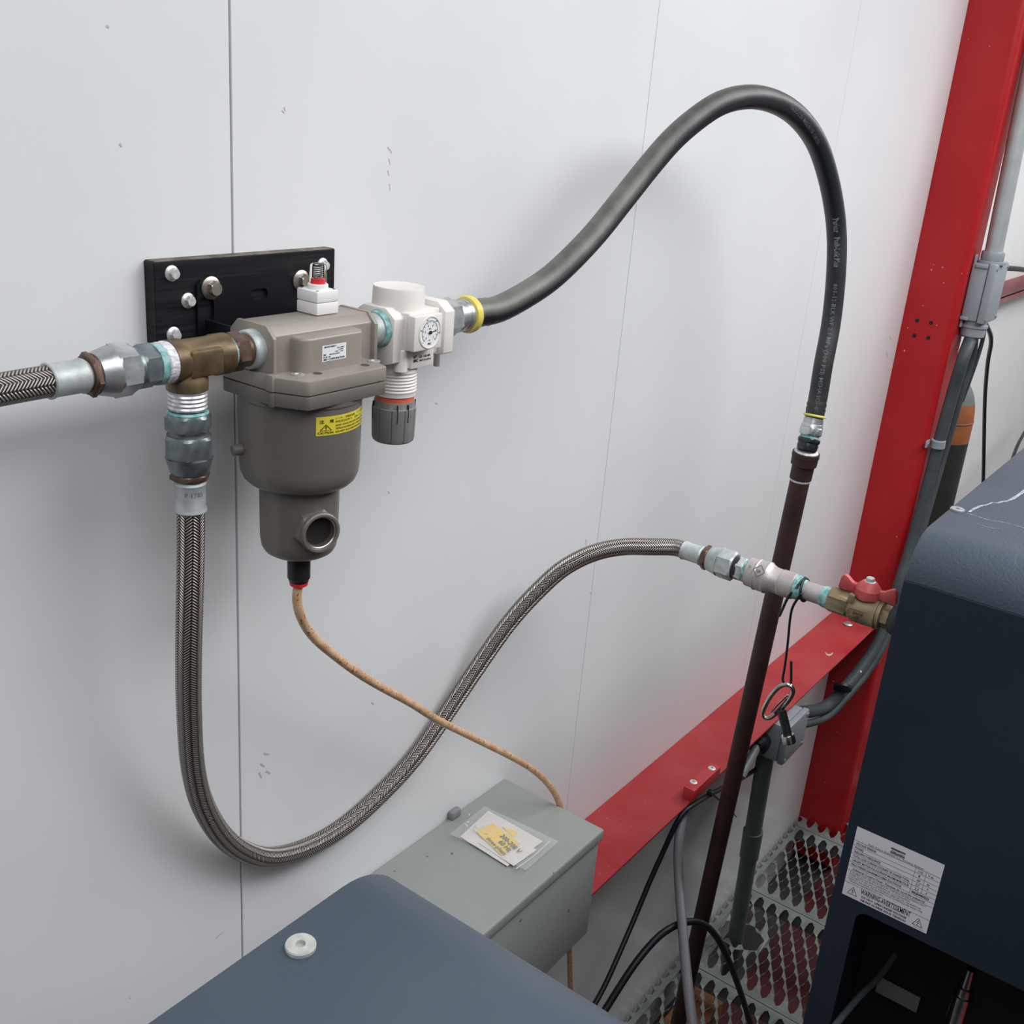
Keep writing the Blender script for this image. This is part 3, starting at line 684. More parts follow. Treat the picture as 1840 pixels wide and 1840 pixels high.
# bolting flange of the head
fl = flange(1.7438, 0.0135)
merge(bm, fl)
merge(bm, box(0.6300, 0.6400, -0.1225, -0.1130, 1.7440, 1.7590, 0.0010))
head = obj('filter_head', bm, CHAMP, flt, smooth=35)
for px, py in ((535, 673.5), (672, 649.5)):
    q = PZ(px, py, 1.7572)
    obj('head_screw', lathe(q, (0, 0, 1), [(0, 0.0062), (0.0008, 0.0062), (0.0010, 0.0052), (0.0010, 0.003), (0.0002, 0.0026)], 20), mat('painted screw', (0.50, 0.49, 0.47), 0.4, metal=0.4, col2=(0.40, 0.39, 0.36), scale=300), flt)
for px, py in ((571, 671), (656, 656)):
    q = PZ(px, py, 1.7573)
    obj('screw_hole', cyl(q, (0, 0, 1), 0, 0.0003, 0.0042, 16), mat('shadowy hole', (0.07, 0.055, 0.05), 0.7), flt, smooth=0)
# bowl flange and bowl
bm = flange(1.7305, 0.0125)
merge(bm, box(0.6300, 0.6345, -0.1225, -0.1180, 1.7300, 1.7430, 0.0008))
C0 = (FX, FY, 0)
lathe(C0, UP, [(1.7310, 0.0605), (1.7265, 0.0600), (1.7255, 0.0588), (1.660, 0.0583), (1.6515, 0.0572), (1.6450, 0.0545), (1.6405, 0.0500), (1.6385, 0.0445), (1.6375, 0.0405), (1.6365, 0.0393),
               (1.580, 0.0386), (1.5715, 0.0372), (1.5665, 0.0345), (1.5635, 0.030), (1.5625, 0.022)], 64, bm=bm)
# side drain boss: hexagon, threaded ring
az = radians(17); sd = Vector((-sin(az), -cos(az), 0)); so = Vector((FX, FY, 1.5995))
hx = hexn(so, sd, 0.020, 0.0445, 0.0225, phase=radians(15))
hx.faces.ensure_lookup_table(); cf = max(hx.faces, key=lambda f: (f.calc_center_median() - so).dot(sd) + (1 if len(f.verts) > 8 else 0))
bmesh.ops.inset_region(hx, faces=[cf], thickness=0.0045)
for v in cf.verts: v.co -= sd * 0.016
merge(bm, hx)
lathe(so, sd, [(0.044, 0.0205), (0.0475, 0.0205), (0.049, 0.0192), (0.049, 0.0172), (0.046, 0.0165)], 40, bm=bm, cap=False)
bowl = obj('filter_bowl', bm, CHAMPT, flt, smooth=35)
obj('thread_ring', lathe(so, sd, [(0.030, 0.0142), (0.0465, 0.0150), (0.0475, 0.0158), (0.0478, 0.0170), (0.0460, 0.0172), (0.030, 0.0172)], 36, cap=False), mat('bare machined metal', (0.55, 0.47, 0.42), 0.25, metal=0.9), bowl)
obj('open_port', cyl(so, sd, 0.0370, 0.0400, 0.0158, 32), HOLE, bowl)
obj('side_boss', cyl((FX - 0.052, FY + 0.020, 1.676), (-0.95, 0.3, 0), 0, 0.012, 0.0055, 20, 0.001), CHAMPT, bowl)
# float drain and its red ring
obj('drain_fitting', lathe(C0, UP, [(1.5635, 0.0130), (1.5600, 0.0130), (1.5595, 0.0118), (1.5330, 0.0116), (1.5315, 0.0104), (1.5290, 0.0100)], 28), BLACKP, flt)
obj('release_ring', lathe(C0, UP, [(1.5295, 0.0085), (1.5290, 0.0096), (1.5250, 0.0093), (1.5240, 0.0080)], 28), REDP, flt)
# label on the bulge
la, lb2, lc, ldd = P(578, 621, .1287), P(622, 615.5, .1287), P(622, 644, .1287), P(580, 649.5, .1287)
lx0, lx1, lz0, lz1 = (la.x + ldd.x) / 2, (lb2.x + lc.x) / 2, (lc.z + ldd.z) / 2, (la.z + lb2.z) / 2
lo = bmesh.new(); lo.faces.new([lo.verts.new(p) for p in ((lx0, -.1287, lz0), (lx1, -.1287, lz0), (lx1, -.1287, lz1), (lx0, -.1287, lz1))])
hl = obj('model_label', lo, LABELG, flt, smooth=0, label='small white printed label')
LWm, LHm = lx1 - lx0, lz1 - lz0
tb = uvtext([('AMH450-N06BD-T', 0.07, 0.84, 0.11, 0.52, 0.02), ('MAX PRESS.', 0.62, 0.72, 0.07, 0.3, 0.02), ('1.0MPa', 0.66, 0.60, 0.07, 0.22, 0.02), ('TEMP.', 0.52, 0.50, 0.07, 0.15, 0.02), ('5-60', 0.72, 0.48, 0.07, 0.14, 0.02),
             ('SMC', 0.05, 0.36, 0.11, 0.12, 0.03), ('MADE IN JAPAN', 0.30, 0.36, 0.09, 0.42, 0.02), ('FLUID AIR', 0.05, 0.22, 0.09, 0.3, 0.02), ('SMC CORPORATION', 0.05, 0.06, 0.12, 0.88, 0.03)])
tb.transform(basis((lx0, -.1289, lz0), (1, 0, 0), (0, 0, 1)) @ Matrix.Diagonal((LWm, LHm, 1, 1)))
obj('label_print', tb, INK, hl, smooth=0)
# yellow caution label, wrapped on the bowl
RB = 0.0589
def bowl_ang(px, py):
    """angle and height where the line of sight meets the bowl"""
    r = ray(px, py); ox, oy = EYE.x - FX, EYE.y - FY
    A = r.x ** 2 + r.y ** 2; B = 2 * (ox * r.x + oy * r.y); Cc = ox ** 2 + oy ** 2 - RB ** 2
    t = (-B - math.sqrt(max(B * B - 4 * A * Cc, 0))) / (2 * A); q = EYE + r * t
    return math.atan2(q.y - FY, q.x - FX), q.z
A0 = (bowl_ang(568.5, 750)[0] + bowl_ang(567, 784)[0]) / 2; A1 = (bowl_ang(651.5, 736)[0] + bowl_ang(649, 765)[0]) / 2
Zt = (bowl_ang(570, 750)[1]); Zb = (bowl_ang(570, 784)[1])
def wrap(r):
    return lambda c: Vector((FX + r * cos(A0 + (A1 - A0) * c.x), FY + r * sin(A0 + (A1 - A0) * c.x), Zb + (Zt - Zb) * c.y))
bm = bmesh.new(); f = wrap(RB); g = [(bm.verts.new(f(Vector((i / 16, 0, 0)))), bm.verts.new(f(Vector((i / 16, 1, 0))))) for i in range(17)]
for i in range(16): bm.faces.new((g[i][0], g[i + 1][0], g[i + 1][1], g[i][1]))
cl = obj('caution_label', bm, LABELY, flt, label='yellow caution label with black print')
INKY = mat('dark label ink', (0.05, 0.042, 0.01), 0.5)
tb = uvtext([('注', 0.045, 0.66, 0.15, 0.065, 0.02), ('意', 0.185, 0.66, 0.15, 0.065, 0.02), ('CAUTION', 0.02, 0.09, 0.11, 0.225, 0.03),
             ('シンナ、 四塩化炭素、 アニリン塗料等', 0.275, 0.79, 0.10, 0.70, 0.01), ('中性洗剤以外で、 洗浄しないこと', 0.275, 0.62, 0.10, 0.66, 0.01),
             ('AVOID CONTACTING WITH THINNER, CARBON', 0.275, 0.43, 0.10, 0.69, 0.02), ('TETRACHLORIDE AND OTHER ORGANIC', 0.275, 0.26, 0.10, 0.68, 0.02), ('SOLVENT ALSO KEEP FROM DIRECT SUN', 0.275, 0.09, 0.10, 0.69, 0.02)])
strokes([(0.055, 0.26, 0.215, 0.26, 0.022), (0.055, 0.26, 0.135, 0.58, 0.014), (0.215, 0.26, 0.135, 0.58, 0.014), (0.135, 0.36, 0.135, 0.50, 0.018), (0.135, 0.29, 0.135, 0.325, 0.018)], 0.01, None, tb)
bmesh.ops.subdivide_edges(tb, edges=[e for e in tb.edges if e.calc_length() > 0.05], cuts=1)
fw = wrap(RB + 0.00025)
for v in tb.verts: v.co = fw(v.co)
obj('label_print', tb, INKY, cl, smooth=0)
# clogging indicator on the head
i0 = PZ(565.6, 567.7, 1.8000); i1 = PZ(531.4, 559.6, 1.8000); i2 = PZ(610, 562.3, 1.8000)
ix0, ix1 = i0.x, i2.x; iy0, iy1 = i0.y, i1.y
icx, icy = (ix0 + ix1) / 2, (iy0 + iy1) / 2; hs = ((ix1 - ix0) + (iy1 - iy0)) / 4
ind = obj('pressure_indicator', box(icx - hs, icx + hs, icy - hs, icy + hs, 1.8000, 1.8112, 0.0011), WHITEP, flt, label='white clogging indicator with clear dome')
obj('indicator_housing', box(icx - hs, icx + hs, icy - hs, icy + hs, 1.8115, 1.8225, 0.0014), WHITEP, ind)
obj('indicator_collar', lathe((icx, icy, 1.8222), UP, [(0, 0.0098), (0.0045, 0.0098), (0.0052, 0.0092)], 32), WHITEP, ind)
obj('indicator_dome', lathe((icx, icy, 1.8270), UP, [(0, 0.0082), (0.0165, 0.0080), (0.0185, 0.0072), (0.0193, 0.004)], 32), CLEAR, ind)
obj('indicator_ring', lathe((icx, icy, 1.8275), UP, [(0, 0.0062), (0.0045, 0.0060), (0.0046, 0.0035)], 24), REDP, ind)
sp_ = bmesh.new()
obj('indicator_spring', tube([Vector((icx + 0.0038 * cos(t * .7), icy + 0.0038 * sin(t * .7), 1.832 + t * 0.00021)) for t in range(54)], 0.0006, 6), CHROME, ind)
for dx, dy in ((-1, -1), (1, 1), (1, -1), (-1, 1)):
    obj('indicator_screw', cyl((icx + dx * hs * .78, icy + dy * hs * .78, 1.8222), UP, 0, 0.0007, 0.0014, 12), ZINCD, ind)

# ================================================================== THREADED FITTINGS ALONG THE WALL
def rings(name, m, parent, org, axis, prof, seg=32, label=None):
    return obj(name, lathe(org, axis, prof, seg), m, parent, label=label)
tee = thing('brass_tee', (0.5750, YA, 1.7506), 'tarnished brown brass tee joining the hoses to the left side of the air filter', 'pipe fitting')
bm = lathe(ap(0), AX, [(0.5446, 0.0165), (0.5450, 0.0186), (0.5570, 0.0186), (0.5590, 0.0172), (0.5900, 0.0172), (0.5920, 0.0182), (0.6045, 0.0182), (0.6052, 0.0165)], 40)
XT = 0.5640
lathe((XT, YA, ZA), -UP, [(0.005, 0.0172), (0.0150, 0.0172), (0.0160, 0.0178), (0.0258, 0.0178), (0.0263, 0.0165)], 40, bm=bm)
box(0.556, 0.590, YA - 0.0185, YA + 0.0185, ZA - 0.013, ZA + 0.011, 0.003, bm=bm)
obj('tee_body', bm, BRASS, tee)
red_ = thing('brass_nipple', (0.6155, YA, ZA - 0.016), 'copper brown hex nipple screwed between the brass tee and the air filter', 'pipe fitting')
rings('sealant_ring', TEAL, red_, ap(0), AX, [(0.6045, 0.0150), (0.6090, 0.0150)])
obj('hex', hexn(ap(0), AX, 0.6085, 0.6230, 0.0176, phase=0.3), COPPER, red_)
rings('neck', COPPER, red_, ap(0), AX, [(0.6225, 0.0150), (0.6300, 0.0150)])
rings('port_collar', GALV, flt, ap(0), AX, [(0.6270, 0.0166), (0.6285, 0.0178), (0.6380, 0.0180)])

def hose_end(parent, org, axis, t, r=0.0132, flip=1, m1=ZINC, m2=GALV):
    """ferrule, brown hex, swivel nut. t: positions ferrule start/end, ring end, cone end, nut end (along axis)"""
    a, b, c, d, e = t; s = 1 if b > a else -1
    obj('ferrule', lathe(org, axis, [(a, r + .0003), (a + s * .001, r + .0011), (a + s * .0025, r + .0008), (a + s * .0045, r), (b - s * .006, r), (b - s * .004, r + .0010), (b - s * .002, r + .0003), (b, r - 0.001)], 32), m2, parent)
    obj('crimp_hex', hexn(org, axis, min(b, c), max(b, c), r + 0.0050, phase=0.2), COPPER, parent, label='brown hexagonal ring')
    obj('swivel_nut', lathe(org, axis, [(c, r + .0032), (c + s * .001, r + .0040), (d, r + 0.0072), (d + s * .001, r + .0074)], 32), m1, parent)
    obj('nut_hex', hexn(org, axis, min(d, e), max(d, e), r + 0.0088, phase=0.35), m1, parent)

# hose leaving to the left
hl_ = thing('braided_hose', (0.44, YA, ZA - 0.0124), 'braided steel hose leaving the frame at the left, level with the brass tee', 'hose', 'braided steel air hoses')
path = spline([ap(x) + Vector((0, 0, dz)) for x, dz in ((0.4400, 0), (0.42, -0.0001), (0.38, -0.0010), (0.32, -0.004), (0.22, -0.012), (0.10, -0.03), (-0.05, -0.06), (-0.25, -0.10))])
obj('braid', tube(path, 0.01235, 48), BRAID, hl_)
hose_end(hl_, ap(0), AX, (0.4362, 0.4690, 0.4755, 0.4890, 0.5096))
ad1 = thing('hex_adapter', (0.527, YA, ZA - 0.0178), 'zinc hex adapter with white thread tape on the left end of the brass tee', 'pipe fitting')
rings('thread', ZINCD, ad1, ap(0), AX, [(0.5085, 0.0165), (0.5140, 0.0165)])
obj('hex', hexn(ap(0), AX, 0.5135, 0.5300, 0.0188, phase=0.5), ZINCD, ad1)
rings('sealant_ring', TEAL, ad1, ap(0), AX, [(0.5295, 0.0172), (0.5330, 0.0178), (0.5365, 0.0170)])
rings('thread_tape', TAPE, ad1, ap(0), AX, [(0.5360, 0.0172), (0.5370, 0.0180), (0.5400, 0.0176), (0.5420, 0.0183), (0.5455, 0.0176)])

# down leg
def dl_(z): return z
ad2 = thing('hex_adapter', (XT, YA, 1.7105), 'zinc hex adapter with silvery thread tape below the brass tee', 'pipe fitting')
O2 = Vector((XT, YA, 0))
pr = [(1.7510, 0.0160)]
for k in range(5): pr += [(1.7500 - k * 0.0036, 0.0168), (1.7482 - k * 0.0036, 0.0160)]
rings('thread_tape', mat('silvery thread tape', (0.55, 0.55, 0.57), 0.35, metal=0.5, col2=(0.8, 0.8, 0.82), scale=200, amount=0.5), ad2, O2, UP, pr)
rings('sealant_ring', TEAL, ad2, O2, UP, [(1.7322, 0.0165), (1.7306, 0.0178), (1.7290, 0.0172)])
obj('hex', hexn(O2, UP, 1.7140, 1.7298, 0.0205, phase=0.15), ZINCD, ad2)
rings('neck', ZINCD, ad2, O2, UP, [(1.7145, 0.0165), (1.7095, 0.0165)])
main = thing('braided_hose', (0.9, -0.05, 1.12), 'long braided steel hose looping from the brass tee to the red handled valve', 'hose', 'braided steel air hoses')
hose_end(main, O2, UP, (1.6385, 1.6693, 1.6758, 1.6890, 1.7105), m1=ZINCD)

# line out of the far compressor, perpendicular to the wall
XR, ZR = 1.3100, 1.4242
YO = Vector((XR, 0, ZR))                                       # position along it = distance from the wall
hose_end(main, YO, OUT, (0.2187, 0.2517, 0.2605, 0.2760, 0.3000), r=0.0130, m1=GALV)
pts = [Vector((XT, YA, 1.6400)), P(343, 985, .089), P(341, 1080, .087), P(339, 1180, .080), P(340, 1280, .066), P(347, 1380, .048), P(364, 1445, .036), P(400, 1503, .026), P(440, 1531, .020), P(484, 1541, .017), P(550, 1524, .0155), P(622, 1482, .0145),
       P(698, 1413, .0145), P(746, 1360, .015), P(784, 1308, .017), P(857, 1200, .029), P(917, 1116, .049), P(971, 1057, .072), P(1015, 1019, .094), P(1068, 993, .121), P(1120, 982.5, .150), P(1165, 982.5, .180), Vector((XR, -.2100, ZR + .0006)), Vector((XR, -.2200, ZR))]
obj('braid', tube(spline(pts, 0.004), 0.01235, 48), BRAID, main)
# adapter, check valve, nipple, ball valve
ad3 = thing('hex_adapter', (XR, -0.305, ZR - 0.018), 'scratched zinc adapter with teal sealant at the right end of the looped hose', 'pipe fitting')
rings('thread', DARKST, ad3, YO, OUT, [(0.2985, 0.0165), (0.3070, 0.0165)])
obj('hex', hexn(YO, OUT, 0.3040, 0.3170, 0.0178, phase=0.5), GALV, ad3)
rings('sealant_ring', TEAL, ad3, YO, OUT, [(0.3165, 0.0166), (0.3230, 0.0166)])
chk = thing('check_valve', (XR, -0.35, ZR - 0.022), 'satin nickel check valve body with a raised diamond mark, before the ball valve', 'valve')
bm = lathe(YO, OUT, [(0.3205, 0.0185), (0.3215, 0.0200), (0.3330, 0.0205), (0.3340, 0.0222), (0.3355, 0.0222), (0.3370, 0.0215), (0.3470, 0.0215), (0.3485, 0.0222), (0.3500, 0.0222), (0.3520, 0.0205), (0.3580, 0.0180), (0.3680, 0.0172), (0.3700, 0.0182), (0.3880, 0.0180), (0.3895, 0.0165)], 40)
obj('valve_body', bm, NICKEL, chk, smooth=22)
# raised diamond: on the side towards the camera
nd = Vector((-0.80, 0, 0.60)); sdv = Vector((0, -1, 0)); upv = nd.cross(sdv)
if upv.z < 0: upv = -upv
DM = basis(YO + OUT * 0.342 + nd * 0.0223, sdv, upv)
dm = strokes([(-.0085, 0, 0, .0085), (0, .0085, .0085, 0), (.0085, 0, 0, -.0085), (0, -.0085, -.0085, 0)], 0.0009, DM)
t_ = text_mesh([('CIB', -0.0042, -0.0018, 0.0052, 0.02, 0.9)], DM); merge(dm, t_)
bmesh.ops.solidify(dm, geom=dm.faces[:], thickness=-0.0005)
NICKD = mat('shade toned cast marks', (0.20, 0.18, 0.175), 0.5, metal=0.3, col2=(0.25, 0.23, 0.22), scale=200)  # darker tone paints in the relief shade of the raised marks
obj('diamond_mark', dm, NICKD, chk, smooth=0)
obj('cast_number', text_mesh([('150', -0.0030, -0.0020, 0.0055, 0.01, 0.9)], basis(YO + OUT * 0.3270 + nd * 0.0206, upv, -sdv)), NICKD, chk, smooth=0)
nip = thing('pipe_nipple', (XR, -0.415, ZR - 0.013), 'short nickel pipe nipple smeared with teal sealant at both ends, wire looped round it', 'pipe fitting')
rings('sealant_ring', TEAL, nip, YO, OUT, [(0.3890, 0.0150), (0.3900, 0.0168), (0.3960, 0.0160), (0.4040, 0.0135)])
rings('nipple', NICKEL, nip, YO, OUT, [(0.3995, 0.0128), (0.4330, 0.0128)])
rings('sealant_ring', TEAL, nip, YO, OUT, [(0.4270, 0.0131), (0.4320, 0.0146), (0.4385, 0.0146)])
bv = thing('ball_valve', (XR, -0.475, ZR - 0.02), 'cast brass ball valve with a red butterfly handle beside the far compressor', 'valve')
bm = hexn(YO, OUT, 0.4380, 0.4660, 0.0182, phase=0.5)
lathe(YO, OUT, [(0.4650, 0.0150), (0.4700, 0.0175), (0.4760, 0.0190), (0.4900, 0.0196), (0.4990, 0.0190), (0.5010, 0.0200), (0.5030, 0.0200), (0.5035, 0.0178), (0.5050, 0.0178), (0.5055, 0.0192), (0.5085, 0.0192), (0.5090, 0.0150)], 40, bm=bm)
hexn(YO, OUT, 0.5085, 0.5200, 0.0158, bm=bm, phase=0.2)
hub = YO + OUT * 0.4845
lathe(hub, UP, [(0.014, 0.0115), (0.0265, 0.0110)], 28, bm=bm)
box(XR - 0.0185, XR - 0.0125, -0.474, -0.466, ZR + 0.010, ZR + 0.0225, 0.0012, bm=bm)
obj('valve_body', bm, VALVE, bv)
nd2 = Vector((-0.95, 0, -0.12)).normalized(); up2 = Vector((-0.12, 0, 0.95)).normalized()
vm = basis(YO + OUT * 0.4700 + nd2 * 0.0199, (0, -1, 0), up2)
vt = text_mesh([('DN15', 0.006, 0.0005, 0.0055, 0.02, 1.0), ('1/2"', 0.008, -0.0050, 0.0050, 0.02, 1.0), ('CW617N', 0.002, -0.0105, 0.0045, 0.02, 1.0)], vm)
strokes([(0.001, 0.0070, 0.020, 0.0070), (0.0005, 0.006, 0.0005, -0.002)], 0.0010, vm, vt)
bmesh.ops.solidify(vt, geom=vt.faces[:], thickness=-0.0004)
obj('cast_lettering', vt, mat('shade toned cast letters', (0.12, 0.09, 0.055), 0.5, metal=0.4, col2=(0.16, 0.12, 0.07), scale=200), bv, smooth=0)  # letters coloured darker, their relief shade painted into the colour
# handle: two wings parallel to the pipe
def handle():
    bm = lathe(hub, UP, [(0.0185, 0.0165), (0.0300, 0.0165), (0.0330, 0.0150), (0.0390, 0.0100), (0.0400, 0.0088)], 32)
    for s in (-1, 1):
        pts = [(0.012, 0.0215), (0.020, 0.0210), (0.0275, 0.0200), (0.0365, 0.0195), (0.0380, 0.0225), (0.0365, 0.0340), (0.0345, 0.0390), (0.0320, 0.0402), (0.0280, 0.0385), (0.0210, 0.0330), (0.0150, 0.0320), (0.008, 0.0360)]
        th = 0.0042
        prism([Vector((XR - th + 0.0, hub.y + s * a, ZR + b)) for a, b in pts], (2 * th, 0, 0), 0.0012, bm=bm)
    return bm
hh = obj('handle', handle(), HANDLE, bv, smooth=24)
hexb = lathe(hub + UP * 0.0392, UP, [(0, 0.0068), (0.0010, 0.0070), (0.0016, 0.0060)], 24); hexn(hub + UP * 0.0392, UP, 0.0012, 0.0062, 0.0056, bm=hexb)
obj('handle_bolt', hexb, GALV, hh)
gro = obj('rubber_grommet', lathe(YO, OUT, [(0.5180, 0.0130), (0.5210, 0.0185), (0.5270, 0.0205), (0.5350, 0.0205)], 32), RUBBER, comp)

# ================================================================== REGULATOR
XG, YG = 0.8325, -0.0855
reg = thing('pressure_regulator', (XG, YG, 1.650), 'ivory pressure regulator with a small round gauge and a grey adjusting knob beneath', 'regulator')
rings('inlet_sealant', TEAL, reg, ap(0), AX, [(0.7925, 0.0180), (0.7990, 0.0195)], label='teal sealant smear')
rings('inlet_nipple', GALV, reg, ap(0), AX, [(0.7700, 0.0165), (0.7760, 0.0170), (0.7800, 0.0160), (0.7930, 0.0166)])
bm = box(0.8145, 0.8785, -0.1040, -0.0560, 1.7440, 1.7930, 0.0020)
lathe((XG, YG, 0), UP, [(1.7360, 0.0250), (1.7440, 0.0262), (1.7950, 0.0275), (1.8155, 0.0268), (1.8172, 0.0262), (1.8168, 0.0250)], 56, bm=bm)
lathe((XG - 0.0165, YG - 0.0215, 0), UP, [(1.7340, 0.0072), (1.7560, 0.0072), (1.7572, 0.0062)], 20, bm=bm)
box(XG - 0.006, XG + 0.0300, -0.1120, -0.0900, 1.7345, 1.7600, 0.0020, bm=bm)
box(XG - 0.019, XG + 0.0235, -0.1190, -0.0950, 1.7560, 1.7955, 0.0030, bm=bm)
obj('regulator_body', bm, IVORY, reg)
for x0, x1 in ((0.7990, 0.8150), (0.8785, 0.8945)):
    obj('side_plate', profile_x([(-0.1115, 1.7445), (-0.1115, 1.7900), (-0.0990, 1.7990), (-0.0680, 1.7990), (-0.0550, 1.7900), (-0.0550, 1.7445), (-0.070, 1.7400), (-0.098, 1.7400)], x0, x1, 0.0014), IVORY, reg)
obj('body_screw', cyl((XG - 0.0165, YG - 0.0215, 1.7572), UP, 0, 0.0006, 0.003, 14), KNOB, reg)
obj('body_screw', cyl((XG + 0.0385, YG - 0.0235, 1.7320), UP, 0, 0.014, 0.0034, 14), KNOB, reg)
# gauge
gz0, gz1 = 1.7580, 1.7940
ga = obj('gauge_cover', box(XG - 0.0215, XG + 0.0215, -0.1285, -0.1180, gz0, gz1, 0.0016), IVORY, reg)
gc = Vector((XG + 0.0020, -0.1286, 1.7762)); 
obj('gauge_rim', lathe(gc, OUT, [(0, 0.0172), (0.0008, 0.0168), (0.0009, 0.0158), (-0.0001, 0.0156)], 48, cap=False), IVORY, reg)
dial = obj('gauge_dial', cyl(gc, OUT, 0.0000, 0.0002, 0.0156, 48), DIAL, reg, smooth=0)
GM = basis(gc + OUT * 0.0004, (1, 0, 0), (0, 0, 1))
tk = []
for k in range(41):
    a = radians(225 - 270 * k / 40); r0, r1 = (0.0098, 0.0122) if k % 4 == 0 else (0.0106, 0.0120)
    tk.append((r0 * cos(a), r0 * sin(a), r1 * cos(a), r1 * sin(a), 0.0005 if k % 4 == 0 else 0.0002))
for k in range(20):
    a, b = radians(225 - 13.5 * k), radians(225 - 13.5 * (k + 1)); tk.append((0.0122 * cos(a), 0.0122 * sin(a), 0.0122 * cos(b), 0.0122 * sin(b), 0.0003))
gm = strokes(tk, 0.0003, GM)
lab_ = []
for k in range(0, 6):
    a = radians(225 - 54 * k); lab_.append((('0', '.2', '.4', '.6', '.8', '1')[k], 0.0077 * cos(a) - 0.0010, 0.0077 * sin(a) - 0.0010, 0.0032, 0.02, 0.9))
for k in range(0, 5):
    a = radians(225 - 58 * k); lab_.append((('0', '40', '80', '120', '150')[k], 0.0138 * cos(a) - 0.0012, 0.0138 * sin(a) - 0.0008, 0.0022, 0.02, 0.9))
lab_ += [('MPa', -0.0024, 0.0030, 0.0022, 0.02, 1.0), ('psi', -0.0015, -0.0085, 0.0022, 0.02, 1.0), ('SMC', -0.0028, -0.0125, 0.0026, 0.03, 1.0)]
merge(gm, text_mesh(lab_, GM)); obj('dial_print', gm, INK, dial, smooth=0)
nb = strokes([(-0.0030, -0.0003, 0.0100, 0.0008, 0.0008)], 0.001, GM); cyl(gc, OUT, 0.0003, 0.0014, 0.0018, 16, bm=nb)
for v in nb.verts: v.co.y -= 0.0003
obj('gauge_needle', nb, BLACKP, dial, smooth=0)
# printing below the gauge
RM = basis((XG - 0.004, -0.1122, 1.7350), (1, 0, 0), (0, 0, 1))
obj('printed_text', text_mesh([('AR40-N06BE-Z-B', 0.0010, 0.0185, 0.0042, 0.03, 0.72), ('SET', 0.0010, 0.0112, 0.0038, 0.03, 1.0), ('0.05 - 0.85 MPa', 0.0100, 0.0105, 0.0036, 0.02, 0.80), ('SMC', 0.0010, 0.0070, 0.0042, 0.04, 0.95), ('MADE IN JAPAN', 0.0110, 0.0068, 0.0030, 0.02, 0.85)], RM), INK, reg, smooth=0)
pr = [(1.7375, 0.0225)]
for k in range(7): pr += [(1.7290 - k * 0.0034, 0.0232), (1.7273 - k * 0.0034, 0.0222)]
pr += [(1.7030, 0.0224), (1.7025, 0.0200)]
obj('thread_collar', lathe((XG, YG, 0), UP, pr, 48), IVORY, reg)
obj('lock_ring', lathe((XG, YG, 0), UP, [(1.7035, 0.0200), (1.7030, 0.0208), (1.6975, 0.0210), (1.6965, 0.0205)], 48), ORANGE, reg, label='orange red ring above the knob')
def knob():
    bm = bmesh.new(); seg = 120; rings_ = []
    for z, r, fl_ in ((1.6975, 0.0200, 0), (1.6970, 0.0216, 0), (1.6905, 0.0226, 0), (1.6895, 0.0236, .5), (1.6870, 0.0238, 1), (1.6560, 0.0230, 1), (1.6530, 0.0222, 1), (1.6515, 0.0205, .3), (1.6512, 0.015, 0)):
        row = []
        for i in range(seg):
            t = (i / seg * 10) % 1.0; gd = 0.0011 * fl_ * max(0.0, 1 - min(t, 1 - t) / 0.07)
            a = 2 * pi * i / seg; row.append(bm.verts.new((XG + (r - gd) * cos(a), YG + (r - gd) * sin(a), z)))
        rings_.append(row)
    for k in range(len(rings_) - 1):
        for i in range(seg):
            j = (i + 1) % seg; bm.faces.new((rings_[k][i], rings_[k + 1][i], rings_[k + 1][j], rings_[k][j]))
    bm.faces.new(rings_[-1][::-1]); bm.faces.new(rings_[0]); bmesh.ops.recalc_face_normals(bm, faces=bm.faces[:]); return bm
kn = obj('adjusting_knob', knob(), KNOB, reg, smooth=30)
for a in (-128, -98, -30, 30, 90, 150):
    a = radians(a); d = Vector((cos(a), sin(a), 0)); t = Vector((-d.y, d.x, 0)); c0 = Vector((XG, YG, 0)) + d * 0.0222
    bm = prism([c0 + t * s * 0.00045 + Vector((0, 0, z)) for s, z in ((-1, 1.6955), (1, 1.6955), (1, 1.6760), (-1, 1.6760))], d * 0.0018)
    obj('knob_slot', bm, HOLE, kn, smooth=0)

# ================================================================== RUBBER HOSE AND BROWN PIPE
rh = thing('rubber_hose', (1.35, -0.13, 1.56), 'thick black rubber air hose arching from the regulator down to the brown pipe', 'hose')
obj('outlet_hex', hexn(ap(0), AX, 0.8900, 0.9150, 0.0220, phase=0.30), ZINC, rh)
rings('outlet_collar', ZINC, rh, ap(0), AX, [(0.9145, 0.0180), (0.9200, 0.0185), (0.9210, 0.0170), (0.9300, 0.0170), (0.9310, 0.0178), (0.9385, 0.0178)])
rings('end_ring', YEL, rh, ap(0), AX, [(0.9370, 0.0170), (0.9380, 0.0200), (0.9420, 0.0212), (0.9465, 0.0205), (0.9480, 0.0165)], 40, label='yellow ring')
pend = P(1463, 750, .233)
hp = [ap(0.9440), ap(0.9600) + Vector((0, -.001, 0.0006)), P(884, 559, .0945), P(912, 548, .098), P(981, 506, .106), P(1024, 468, .110), P(1072, 417, .113), P(1118, 359.5, .118), P(1172, 292, .126), P(1207, 252, .134), P(1245, 218, .144), P(1293, 186, .158), P(1348, 174, .170), P(1402, 187.5, .178), P(1442, 219, .184),
      P(1471, 265, .190), P(1493, 340, .199), P(1503, 413, .208), P(1503, 478, .216), P(1494, 576, .223), P(1479, 658, .229), P(1471, 708, .231), pend]
hpath = spline(hp, 0.004)
hlen = sum((hpath[i] - hpath[i - 1]).length for i in range(1, len(hpath)))
